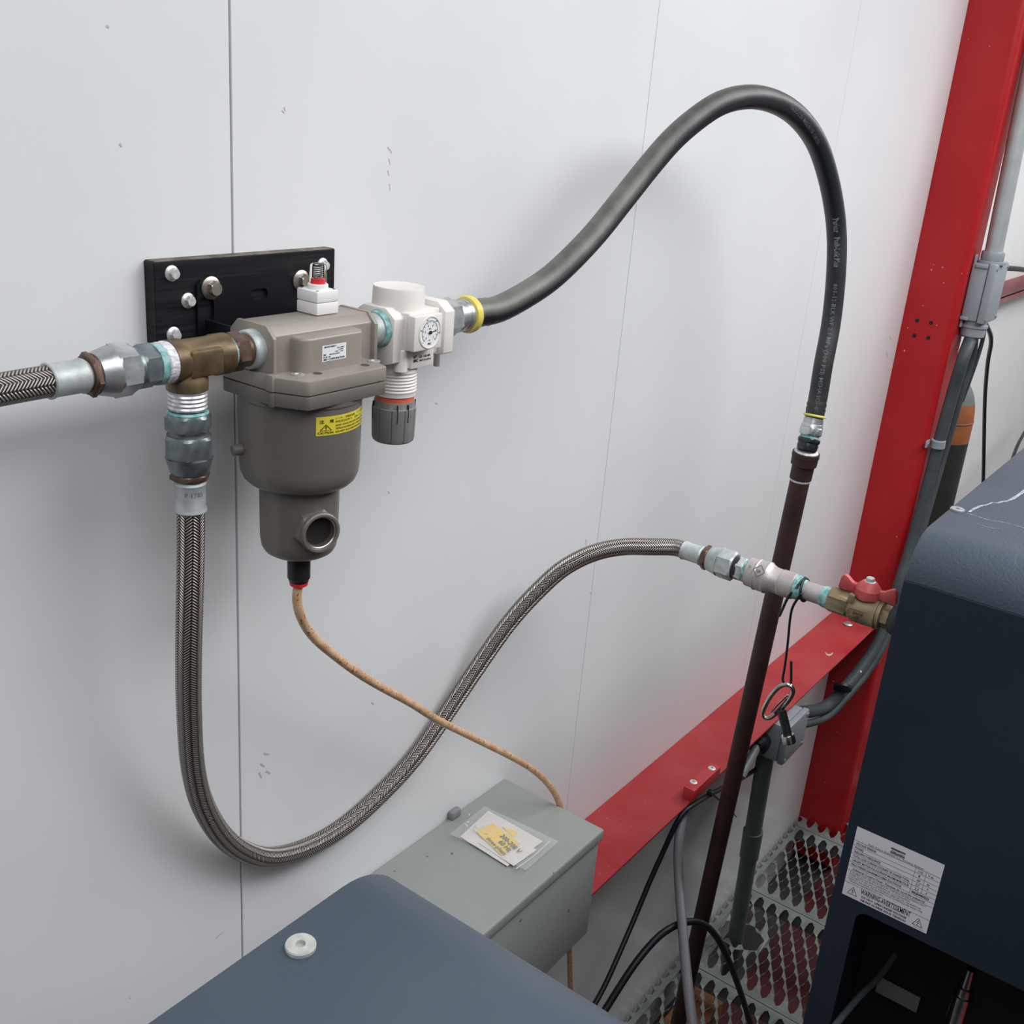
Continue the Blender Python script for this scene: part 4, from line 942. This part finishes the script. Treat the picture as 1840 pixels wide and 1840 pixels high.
def rf(d):
    if d < 0.034: return 0.0158 + 0.0007 * sin(d * 2 * pi / 0.0085)
    if hlen - d < 0.030: return 0.0158 + 0.0006 * sin((hlen - d) * 2 * pi / 0.0095)
    return 0.0155
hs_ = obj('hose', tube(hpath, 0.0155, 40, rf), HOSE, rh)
# print along the hose, on the side facing the room
def hose_text(s, d0, size, off=0.0, sq=0.9, wt=0.01):
    c = bpy.data.curves.new('t', 'FONT'); c.body = s; c.size = size; c.offset = wt * size; c.resolution_u = 1
    o = bpy.data.objects.new('t', c); me = bpy.data.meshes.new_from_object(o); bpy.data.objects.remove(o); bpy.data.curves.remove(c)
    D = [0.0]
    for i in range(1, len(hpath)): D.append(D[-1] + (hpath[i] - hpath[i - 1]).length)
    import bisect
    for v in me.vertices:
        d = min(max(d0 + v.co.x * sq, 0), D[-1] - 1e-5); i = min(bisect.bisect_right(D, d) - 1, len(hpath) - 2)
        f = (d - D[i]) / (D[i + 1] - D[i]); p = hpath[i].lerp(hpath[i + 1], f)
        T = (hpath[min(i + 4, len(hpath) - 1)] - hpath[max(i - 3, 0)]).normalized()
        n = Vector((-0.93, -0.36, 0.11)); n = (n - T * n.dot(T)).normalized(); b = T.cross(n)
        a = (v.co.y - size * 0.35 + off) / 0.0155
        v.co = p + (n * cos(a) - b * sin(a)) * 0.01605
    return me
Ls = hlen
for s_, d0, sz, of, sq, wt in (('10-LOC-12 250  MADE IN USA  13AU7A', Ls - 0.60, 0.0080, 0.0, 0.86, 0.01), ('Parker', Ls - 0.330, 0.0125, 0.0, 0.75, 0.05), ('Push-Lok Plus', Ls - 0.296, 0.0115, 0.0, 0.75, 0.05),
                              ('801-12-BLK WP 2.1 MPa (300 PSI) MSHA IC-40/', Ls - 0.222, 0.0095, 0.0, 1.12, 0.015)):
    obj('hose_print', hose_text(s_, d0, sz, of, sq, wt), INKH, hs_, smooth=0)
# fitting at its lower end, then the pipe
ptop, pbot = P(1449, 812, .2335), P(1217, 1846, .165)
ax = (pend - P(1452, 797, .2345)).normalized() * -1
bm = lathe(pend, ax, [(-0.002, 0.0150), (0.0025, 0.0150), (0.003, 0.0162), (0.011, 0.0166), (0.0115, 0.0172), (0.016, 0.0180)], 32)
obj('lower_collar', bm, ZINC, rh)
obj('lower_hex', hexn(pend, ax, 0.0155, 0.0300, 0.0200, phase=0.3), ZINC, rh)
obj('end_ring', lathe(pend, ax, [(-0.0050, 0.0158), (-0.0046, 0.0180), (-0.0028, 0.0187), (-0.0012, 0.0180), (-0.0008, 0.0158)], 36), YEL, rh, label='yellow ring')
pp = thing('brown_pipe', (pbot.x, pbot.y, -0.16), 'dark brown rigid pipe rising from the floor to the end of the rubber hose', 'pipe')
pax = (pbot - ptop).normalized(); L1 = (P(1436.5, 862, .2335) - ptop).length
obj('reducer_hex', hexn(pend, ax, 0.0345, 0.0430, 0.0205, phase=0.1), DARKST, pp)
rings('sealant_ring', TEAL, pp, pend, ax, [(0.0290, 0.0150), (0.0350, 0.0160)])
rings('reducer_neck', DARKST, pp, pend, ax, [(0.0425, 0.0165), (0.0475, 0.0175), (0.0550, 0.0165)])
rings('thread_tape', TAPE, pp, ptop, pax, [(-0.0030, 0.0170), (-0.0005, 0.0200), (0.0012, 0.0205)])
obj('pipe_coupling', lathe(ptop, pax, [(0.0, 0.0200), (0.001, 0.0226), (0.0080, 0.0228), (0.0085, 0.0220), (0.0225, 0.0216), (0.0245, 0.0190), (0.0260, 0.0186), (L1, 0.0184)], 40), PIPE, pp)
rings('thread_tape', TAPE, pp, ptop, pax, [(L1 - 0.001, 0.0170), (L1 + 0.001, 0.0182), (L1 + 0.004, 0.0171)])
zb = (ptop.z + 0.165) / -pax.z
zlen = (ptop.z + 0.155) / -pax.z
obj('pipe', cyl(ptop, pax, L1 - 0.004, zlen, 0.0166, 32), PIPE, pp)

# ================================================================== DRAIN TUBE
dt = thing('drain_tube', (1.0, -0.1, -0.15), 'thin clear drain tube stained rust brown, running from the filter to the enclosure', 'tube')
tp = [Vector((FX, FY, 1.5270)), P(531, 1068, .0905), P(534, 1089, .0900), P(545, 1119, .0890), P(565, 1147, .0880), P(601.7, 1178.5, .0860), P(647, 1212, .0840), P(693, 1239, .0820), P(738.7, 1263.7, .0800), P(784.3, 1292.6, .0790), P(830, 1315.4, .0800), P(875.6, 1338, .0830), P(921.3, 1361, .0880), P(954.7, 1381, .0930),
      P(982, 1405, .0990), P(997.5, 1427, .1040), P(1007, 1450, .1080), Vector((1.2430, -.1180, 0.90)), P(1018, 1600, .104), P(1023, 1700, .090), P(1025, 1775, .088), P(1027, 1860, .086), Vector((P(1027, 1860, .086).x + .004, -.084, 0.35)), Vector((P(1027, 1860, .086).x + .006, -.082, -0.14))]
tpp = spline(tp, 0.005)
obj('tube', tube(tpp, 0.0050, 20), TUBEM, dt)
off_ = [p + Vector((0.0005, -0.0012, -0.0043)) for p in tpp if p.z > 1.0]
obj('rust_line', tube(off_, 0.0012, 8), mat('rust orange', (0.40, 0.09, 0.02), 0.5), dt)

# ================================================================== SMALL THINGS AT THE RAIL
def rx(x, y): return PX(x, y, XR)
wire = thing('hanging_wire', tuple(rx(1407, 1228)), 'thin black wire tied round the nickel nipple, carrying the cabinet key', 'wire')
WX = -0.0150
def wv(x, y, dx=0.0): p = rx(x, y); p.x += dx; return p
lp = []
for t in range(0, 19):                                         # one and a half turns round the nipple
    a = pi * 0.1 + t / 18 * 2 * pi * 1.25
    lp.append(YO + OUT * (0.3965 + 0.018 * t / 18 if t < 10 else 0.3965 + 0.018 * (18 - t) / 18 + 0.002) + Vector((-0.0158 * cos(a), 0, 0.0158 * sin(a))))
obj('loop', tube(spline(lp, 0.003), 0.0019, 8), CABLE, wire)
obj('strand', tube(spline([wv(1441, 1046, -.012), wv(1425, 1066, -.0165), wv(1415, 1088, -.0165), wv(1408, 1101, -.014)], .003), 0.0019, 8), CABLE, wire)
obj('strand', tube(spline([wv(1448, 1060, -.016), wv(1432, 1084, -.014), wv(1424, 1108, -.008), wv(1418, 1150, -.004), wv(1410, 1205, -.002), wv(1406, 1224, -.001), wv(1409, 1233, 0.001), wv(1416, 1236.5, .003), wv(1421, 1230, 0), wv(1422, 1210, -.001), wv(1422.5, 1187, -.002)], .003), 0.0018, 8), CABLE, wire)
def kx(x, y, dx=0.0): p = PX(1300 + x / 11.5, 1180 + y / 11.5, XR); p.x += dx; return p
key = thing('cabinet_key', tuple(kx(1340, 1700)), 'chromed cabinet key with an oval grip, hanging on a black wire', 'key')
ov = [(1340, 545), (1440, 600), (1455, 700), (1400, 830), (1280, 980), (1130, 1130), (1000, 1245), (880, 1305), (800, 1260), (805, 1140), (880, 980), (990, 800), (1120, 650), (1240, 565)]
ovp = [kx(a, b, -0.004 + 0.008 * ((b - 545) / 760)) for a, b in ov]
loop = spline(ovp + ovp[:2], 0.002)[:-1]
obj('grip', tube(loop, 0.0032, 14), CHROME, key)
obj('grip_bar', tube(spline([kx(1330, 790), kx(1160, 950), kx(985, 1140)], .004), 0.0014, 10), CHROME, key)
obj('web', tube(spline([kx(1330, 870), kx(1200, 1030), kx(1060, 1170)], .004), 0.0022, 10), DARKST, key)
s0, s1 = kx(1195, 1090), kx(1335, 1660)
sa = (s1 - s0).normalized(); SL = (s1 - s0).length
obj('shank', cyl(s0, sa, 0, SL, 0.0064, 24, 0.0006), DARKST, key)
so_ = lathe(s1, sa, [(-0.0035, 0.0068), (-0.0035, 0.0088), (-0.0025, 0.0093), (0.0085, 0.0093), (0.0090, 0.0088), (0.0090, 0.0060)], 28)
obj('socket', so_, CHROME, key)

# red clamp block on the rail edge
b0 = PZ(1245, 1441, .738); b1 = PZ(1294, 1397, .738); ztop = 0.763
blk = thing('clamp_block', ((b0.x + b1.x) / 2, b0.y + .012, 0.736), 'small red block with two cross head screws on the edge of the red rail', 'clamp block')
blkm = box(b0.x, b1.x, b0.y, b0.y + 0.0245, 0.7362, ztop, 0.0012)
obj('block', blkm, mat('bright red plastic', (0.46, 0.028, 0.034), 0.5, col2=(0.50, 0.05, 0.055), scale=30), blk)
for px, py in ((1246, 1405), (1279, 1380.5)):
    q = PZ(px, py, ztop)
    sc_ = obj('block_screw', lathe(q, UP, [(-0.0005, 0.0078), (0.0006, 0.0078), (0.0014, 0.0066), (0.0018, 0.004)], 24), WHITESC, blk)
    cr = strokes([(-0.0034, 0, 0.0034, 0), (0, -0.0034, 0, 0.0034)], 0.0012, basis(q + UP * 0.0019, (0.8, 0.6, 0), (-0.6, 0.8, 0)))
    obj('screw_cross', cr, HOLE, sc_, smooth=0)

# junction box under the rail, its conduit down through the grating
jx0, jx1, jy0, jy1, jz1, jz0 = 2.118, 2.236, -0.160, -0.050, 0.7270, 0.632
jb = thing('junction_box', ((jx0 + jx1) / 2, -0.1, jz0), 'light grey junction box under the red rail, behind the hanging key', 'electrical box', 'light grey junction boxes')
obj('box_body', box(jx0, jx1, jy0 + 0.016, jy1, jz0, jz1, 0.004), JBOX, jb)
obj('box_lid', box(jx0 - 0.002, jx1 + 0.002, jy0, jy0 + 0.0155, jz0 - 0.002, jz1 + 0.002, 0.004), JBOX, jb)
for x in (jx0 + 0.008, jx1 - 0.008):
    for z in (jz0 + 0.008, jz1 - 0.008): obj('lid_screw', cyl((x, jy0, z), OUT, -0.002, 0.002, 0.0045, 14), ZINC, jb)
gl = (jx0 - 0.004, -0.105, 0.675)
obj('cable_gland', lathe(gl, (-1, 0, 0), [(-0.006, 0.019), (0.010, 0.019), (0.011, 0.022), (0.026, 0.022), (0.030, 0.016), (0.034, 0.013)], 28), BLACKP, jb)
cnd = thing('rigid_conduit', (2.275, -0.085, -0.15), 'grey rigid conduit with a coupling, standing in the cut opening of the grating', 'conduit')
cb = Vector((2.262, -0.083, -0.155)); ct = Vector((2.170, -0.098, 0.634))
cax = (ct - cb).normalized(); cL = (ct - cb).length
def cat_y(py):
    lo, hi = 0.0, cL
    for _ in range(40):
        m = (lo + hi) / 2; p = cb + cax * m - EYE
        y = FPX * p.dot(DOWN) / p.dot(FWD) + 920
        if y > py: lo = m
        else: hi = m
    return lo
t1, t2 = cat_y(1541), cat_y(1492)
obj('conduit', cyl(cb, cax, 0, cL, 0.0205, 32), CONDUIT, cnd)
obj('coupling', lathe(cb, cax, [(t1, 0.0205), (t1 + 0.004, 0.0235), (t2 - 0.001, 0.0245), (t2, 0.0238), (t2, 0.0205)], 32), CONDUIT, cnd)
# pale conduit and black cables under the rail
tag(obj('pale_conduit', tube(spline([Vector((jx0 - 0.030, -0.105, 0.675)), (Vector((jx0 - 0.030, -0.105, 0.675)) + P(1332, 1394, .1)) / 2, P(1332, 1394, .1)], .01), 0.0100, 16), CONDL), 'short pale conduit under the red rail, running left from the junction box', 'conduit')
def cable(name, pts, r, m, label, cat='cable', group=None, seg=14):
    return tag(obj(name, tube(spline(pts, 0.01), r, seg), m), label, cat, group)
cable('black_cable', [P(1372, 1372, .075), P(1345, 1391, .090), P(1320, 1405, .105), P(1290, 1420, .118), P(1262, 1436, .125), P(1240, 1450, .128), P(1225, 1461, .126), P(1210, 1490, .118), P(1192, 1530, .110), P(1170, 1578, .105), P(1141, 1648, .105), P(1112, 1715, .110), P(1085, 1775, .118), P(1062, 1815, .126), P(1035, 1860, .14), P(1000, 1930, .16)],
      0.0052, CABLE, 'thin straight black cable, leftmost below the red rail, ending behind the near compressor')
tie = thing('cable_tie', tuple(P(1288, 1432, .13)), 'black cable tie with its tail hanging under the red clamp block', 'cable tie')
obj('tie_head', box(*[v for q in ((P(1277, 1424, .128).x - .006, P(1277, 1424, .128).x + .006),) for v in q], -0.134, -0.122, P(1277, 1424, .128).z - 0.006, P(1277, 1424, .128).z + 0.004, 0.001), BLACKP, tie)
obj('tie_tail', tube(spline([P(1278, 1424, .130), P(1288, 1433, .129), P(1300, 1442, .127), P(1312, 1455, .124), P(1323, 1468, .120)], .005), 0.0014, 6), BLACKP, tie)
obj('tie_tail', tube(spline([P(1278, 1426, .130), P(1287, 1434, .130), P(1294, 1439, .130)], .005), 0.0014, 6), BLACKP, tie)
cable('grey_cable', [P(1232, 1448, .105), P(1226, 1470, .115), P(1220, 1500, .125), P(1218, 1540, .138), P(1219.5, 1580, .155), P(1224, 1640, .195), P(1229, 1700, .240), P(1236, 1770, .290), P(1245, 1846, .33), P(1256, 1920, .36), P(1265, 2050, .38)], 0.0092, GCABLE,
      'light grey cable hanging from the clamp block, passing in front of the brown pipe')
cable('arched_cable', [P(1040, 1880, .15), P(1063, 1850, .155), P(1088, 1814, .160), P(1112, 1775, .166), P(1148, 1722, .176), P(1188, 1678, .188), P(1222, 1659, .200), P(1248, 1655, .212), P(1270, 1664, .222), P(1288, 1684, .230), P(1305, 1716, .238), P(1324, 1764, .246), P(1345, 1828, .25), P(1362, 1890, .25), P(1380, 1960, .24)], 0.0068, CABLE,
      'thick black cable arching across the brown pipe just above the grating')

# ================================================================== POST: JUNCTION BOX, CONDUITS, CABLES
XB = 2.905
e0 = PX(1730, 478, XB); e1 = PX(1791, 478, XB); e2 = PX(1770, 582, XB)
yb0, yb1 = e1.y, min(e0.y, -0.1325)
yb0 = (e1.y + e2.y) / 2; zb1, zb0 = e1.z, e2.z
XB2 = XB + 0.115
pj = thing('junction_box', ((XB + XB2) / 2, (yb0 + yb1) / 2, zb0), 'light grey junction box on the right side of the red post, beneath a conduit', 'electrical box', 'light grey junction boxes')
obj('box_body', box(XB, XB2, yb0 + 0.020, yb1, zb0, zb1, 0.005), JBOX, pj)
obj('box_lid', box(XB - 0.003, XB2 + 0.003, yb0, yb0 + 0.0195, zb0 - 0.003, zb1 + 0.003, 0.005), JBOX, pj)
obj('lid_clip', box(XB - 0.0045, XB - 0.001, yb0 + 0.02, yb1 - 0.01, zb1 - 0.010, zb1 - 0.001, 0.0012), JBOX, pj)
obj('lid_clip', box(XB - 0.0045, XB - 0.001, yb0 + 0.04, yb1, zb0 + 0.001, zb0 + 0.010, 0.0012), JBOX, pj)
for x in (XB + 0.006, XB2 - 0.006):
    for z in (zb0 + 0.008, zb1 - 0.008): obj('lid_screw', cyl((x, yb0, z), OUT, -0.001, 0.002, 0.0045, 14), ZINC, pj)
obj('mounting_ear', box(XB + 0.004, XB + 0.018, yb1 - 0.006, yb1, zb1 - 0.002, zb1 + 0.020, 0.002), JBOX, pj)
obj('mounting_ear', box(XB + 0.004, XB + 0.018, yb1 - 0.006, yb1, zb0 - 0.020, zb0 + 0.002, 0.002), JBOX, pj)
cyb = (yb0 + yb1) / 2
tc_ = Vector((XB + 0.040, cyb - 0.004, zb1)); bc_ = Vector((XB + 0.040, cyb + 0.002, zb0))
obj('top_gland', lathe(tc_, UP, [(0.0, 0.034), (0.006, 0.034), (0.007, 0.028)], 28), JBOX, pj)
obj('top_gland_hex', hexn(tc_, UP, 0.0065, 0.030, 0.0285, n=8), JBOX, pj)
obj('bottom_gland', lathe(bc_, -UP, [(0.0, 0.030), (0.010, 0.030), (0.011, 0.034), (0.018, 0.034), (0.019, 0.031), (0.040, 0.030), (0.044, 0.026), (0.045, 0.018)], 32), JBOX, pj)
rc = thing('rigid_conduit', tuple(tc_ + UP * 0.03), 'pale galvanised conduit rising from the post junction box to the top edge', 'conduit')
rcp = [tc_ + UP * 0.028, tc_ + UP * 0.16 + Vector((0.0, 0.004, 0)), tc_ + UP * 0.40 + Vector((-0.002, 0.010, 0)), tc_ + UP * 0.70 + Vector((-0.004, 0.014, 0)), tc_ + UP * 1.05 + Vector((-0.005, 0.016, 0))]
obj('conduit', tube(spline(rcp, .01), 0.0215, 28), CONDL, rc)
fp = [bc_ - UP * 0.044, P(1732, 640, .168), P(1714, 700, .160), P(1697, 760, .156), P(1681, 820, .153), P(1660, 900, .152), P(1635, 990, .152), P(1612, 1062, .154), P(1596, 1120, .150), P(1575, 1160, .142), P(1548, 1200, .130), P(1515, 1240, .118), P(1486, 1268, .108), Vector((jx1 + 0.004, -0.105, 0.690))]
fc = thing('flexible_conduit', tuple(P(1660, 900, .15)), 'dark grey flexible conduit strapped along the red post between the two junction boxes', 'conduit')
obj('conduit', tube(spline(fp, .008), 0.0160, 24), FLEX, fc)
fp2 = [Vector((XB + 0.070, cyb + 0.01, zb0 + 0.004)), P(1748, 640, .150), P(1728, 705, .145), P(1712, 762, .142), P(1696, 820, .140), P(1673, 900, .142), P(1646, 990, .146), P(1618, 1070, .150), P(1602, 1125, .160), P(1583, 1170, .158), P(1556, 1212, .146), P(1522, 1252, .132), P(1492, 1284, .120), Vector((jx1 + 0.004, -0.115, 0.655))]
sg_ = thing('flexible_conduit', tuple(P(1673, 900, .142)), 'thinner dark grey flexible conduit running just right of the thick strapped one', 'conduit')
obj('conduit', tube(spline(fp2, .008), 0.0095, 18), FLEX, sg_)
st0 = P(1682, 797, .150)
strp = thing('conduit_strap', tuple(st0), 'pale metal strap holding the flexible conduits to the red post', 'strap')
obj('strap_band', lathe(st0 + Vector((0.004, -0.004, 0)), (-0.10, 0.02, 1), [(-0.010, 0.0165), (-0.010, 0.0185), (0.010, 0.0185), (0.010, 0.0165)], 24), JBOX, strp)
obj('strap_ear', box(st0.x - 0.034, st0.x - 0.008, -0.1365, -0.1315, st0.z - 0.010, st0.z + 0.010, 0.0015), JBOX, strp)
obj('strap_ear', lathe(st0 + Vector((0.040, 0.004, -0.006)), (-0.10, 0.02, 1), [(-0.008, 0.010), (-0.008, 0.0125), (0.008, 0.0125), (0.008, 0.010)], 20), JBOX, strp)
obj('strap_screw', cyl((st0.x - 0.022, -0.1365, st0.z), OUT, -0.001, 0.002, 0.004, 12), ZINC, strp)
tie2 = P(1514, 1236, .125)
tag(obj('cable_tie', lathe(tie2, (0.72, 0.30, 0.60), [(-0.004, 0.0225), (-0.004, 0.0240), (0.004, 0.0240), (0.004, 0.0225)], 24), BLACKP), 'black cable tie round the two flexible conduits, under the end of the rail', 'cable tie')
cable('thin_cable', [Vector((XB + 0.095, cyb, zb0 + 0.003)), P(1781, 610, .150), P(1775, 650, .13), P(1770, 710, .11), P(1768.5, 770, .10), P(1767.5, 830, .10), P(1766, 900, .11), P(1764, 1000, .12)], 0.0060, CABLE, 'black cable hanging straight down from the post junction box over the far wall')
cable('thin_cable', [Vector((XB + 0.082, cyb - .01, zb0 + 0.003)), P(1766, 610, .165), P(1754, 650, .160), P(1738, 695, .150), P(1722, 740, .140), P(1704, 800, .130), P(1688, 860, .128), P(1668, 930, .130)], 0.0056, FLEX, 'thin grey cable slanting from the post junction box behind the flexible conduits')
cable('thin_cable', [Vector((XB2 - 0.002, cyb + 0.02, zb1 - 0.018)), P(1826, 483, .150), P(1850, 486, .13), P(1900, 490, .10), P(2000, 500, .07)], 0.0072, CABLE, 'black cable leaving the post junction box towards the right edge of the picture')
cable('cable_pair', [P(1875, 730, .10), P(1855, 755, .12), P(1838, 782, .14), P(1826, 806, .16), P(1815, 840, .18), P(1806, 880, .19)], 0.0058, CABLE, 'black cable end showing above the far compressor top at the right edge')
gcx = P(1706, 760, .115)
gc_ = thing('gas_cylinder', (gcx.x, -0.098, 0.0), 'black and orange brown gas cylinder standing behind the far compressor beside the post', 'gas cylinder')
cz = lambda py: P(1725, py, .14).z
zt_ = cz(688); zo1 = cz(727); zo0 = cz(785)
go = (gcx.x, -0.098, 0)
R_ = 0.078
def dome(z0, z1, m, name, a, b):
    n = 10; pr = []
    for i in range(n + 1):
        t = a + (b - a) * i / n; zz = z0 + (z1 - z0) * t; pr.append((zz, R_ * math.sqrt(max(1 - t ** 2.2, 0.02))))
    return obj(name, lathe(go, UP, pr, 40), m, gc_)
zsh = cz(765)
obj('cylinder_body', lathe(go, UP, [(0.0, R_ * 0.9), (0.02, R_), (zo0, R_)], 40), CYLB, gc_)
obj('orange_band', lathe(go, UP, [(zo0, R_), (zsh, R_)] + [(zsh + (zt_ - zsh) * t, R_ * math.sqrt(1 - t ** 2.4 * 0.96)) for t in (0.1, 0.2, 0.3, 0.4, 0.5)], 40), CYLO, gc_)
obj('cylinder_shoulder', lathe(go, UP, [(zsh + (zt_ - zsh) * t, R_ * math.sqrt(max(1 - t ** 2.4 * 0.96, 0))) for t in (0.5, 0.6, 0.7, 0.8, 0.9, 0.96, 1.0)], 40), CYLG, gc_)
obj('weld_seam', lathe(go, UP, [(cz(757), R_), (cz(757) + 0.003, R_ + 0.0015), (cz(757) + 0.006, R_)], 40, cap=False), RUST, gc_)

# a few scuffs and scratches on the white sheets
def mark(pts, wd):
    bm = bmesh.new()
    for (x0, y0, x1, y1) in pts:
        a, b = P(x0, y0, 0.0003), P(x1, y1, 0.0003); d = (b - a).normalized(); n = Vector((-d.z, 0, d.x)) * wd
        bm.faces.new([bm.verts.new(p) for p in (a - n, b - n * .4, b + n * .6, a + n)])
    return bm
SM = mat('grey scuff', (0.50, 0.49, 0.49), 0.7)
marks = [([(511, 192, 513, 200), (507, 199, 511, 203)], .0008), ([(697, 264, 700, 270), (701, 268, 704, 276), (699, 285, 701, 296), (697, 306, 699, 316), (700, 330, 701, 342)], .0007), ([(191, 46, 196, 50)], .0012), ([(215, 258, 219, 264)], .0012), ([(388, 1687, 394, 1680), (394, 1680, 402, 1674)], .0009),
         ([(474, 1354, 484, 1356), (468, 1372, 476, 1378), (478, 1386, 486, 1390), (466, 1388, 470, 1398)], .0014), ([(698, 883, 700, 887)], .0010), ([(783, 724, 787, 726)], .0009), ([(1053, 968, 1055, 1012), (1060, 1064, 1064, 1068)], .0005), ([(1599, 605, 1602, 610), (1593, 634, 1596, 642)], .0014), ([(668, 1262, 672, 1266)], .0010)]
for ps, wd in marks: obj('scuff_mark', mark(ps, wd), SM, wall, smooth=0)

# stamped code on the ferrule of the down leg
def cyl_text(st, cx, cy, r, z, size, ang, m, parent, name, sq=1.0):
    c = bpy.data.curves.new('t', 'FONT'); c.body = st; c.size = size; c.offset = 0.0; c.align_x = 'CENTER'
    o = bpy.data.objects.new('t', c); me = bpy.data.meshes.new_from_object(o); bpy.data.objects.remove(o); bpy.data.curves.remove(c)
    for v in me.vertices:
        a = ang + v.co.x * sq / r; v.co = Vector((cx + r * cos(a), cy + r * sin(a), z + v.co.y))
    return obj(name, me, m, parent, smooth=0)
cyl_text('P 1785', XT, YA, 0.01335, 1.6555, 0.0062, math.atan2(EYE.y - YA, EYE.x - XT) + 0.25, mat('stamp shadow', (0.16, 0.18, 0.19), 0.5, metal=0.4, col2=(0.2, 0.22, 0.23), scale=200), main, 'stamped_code')
# chips and scuffs on the red steel
def chip(pts, m, parent, f):
    bm = bmesh.new(); bm.faces.new([bm.verts.new(f(x, y)) for x, y in pts]); return obj('paint_chip', bm, m, parent, smooth=0)
CHIPM = mat('pale paint chip', (0.52, 0.34, 0.27), 0.6, col2=(0.58, 0.42, 0.36), scale=200)
fr_ = lambda x, y: PZ(x, y, 0.7364)
chip([(1482, 1171), (1487, 1175), (1492, 1175), (1497, 1172), (1496, 1176), (1490, 1179), (1485, 1177)], CHIPM, rail, fr_)
chip([(1545, 1206), (1547, 1204), (1549, 1207), (1547, 1209)], CHIPM, rail, fr_)
fp_ = lambda x, y: PX(x, y, XPOST - 0.0006)
CH2 = mat('light bare mark', (0.45, 0.38, 0.36), 0.6, col2=(0.40, 0.22, 0.2), scale=300)
for q in ([(1699, 78), (1702, 77), (1702, 80)], [(1739, 69), (1741, 70), (1739, 72)], [(1777, 82), (1780, 83), (1778, 85)], [(1692, 479), (1696, 480), (1693, 482)], [(1657, 548), (1660, 549), (1658, 551)],
          [(1630, 588), (1633, 589), (1631, 591)], [(1682, 583), (1685, 584), (1683, 586)], [(1580, 1165), (1584, 1160), (1586, 1168), (1584, 1180), (1581, 1190), (1578, 1192), (1580, 1178)], [(1610, 963), (1613, 964), (1611, 966)]):
    chip(q, CH2, post, fp_)
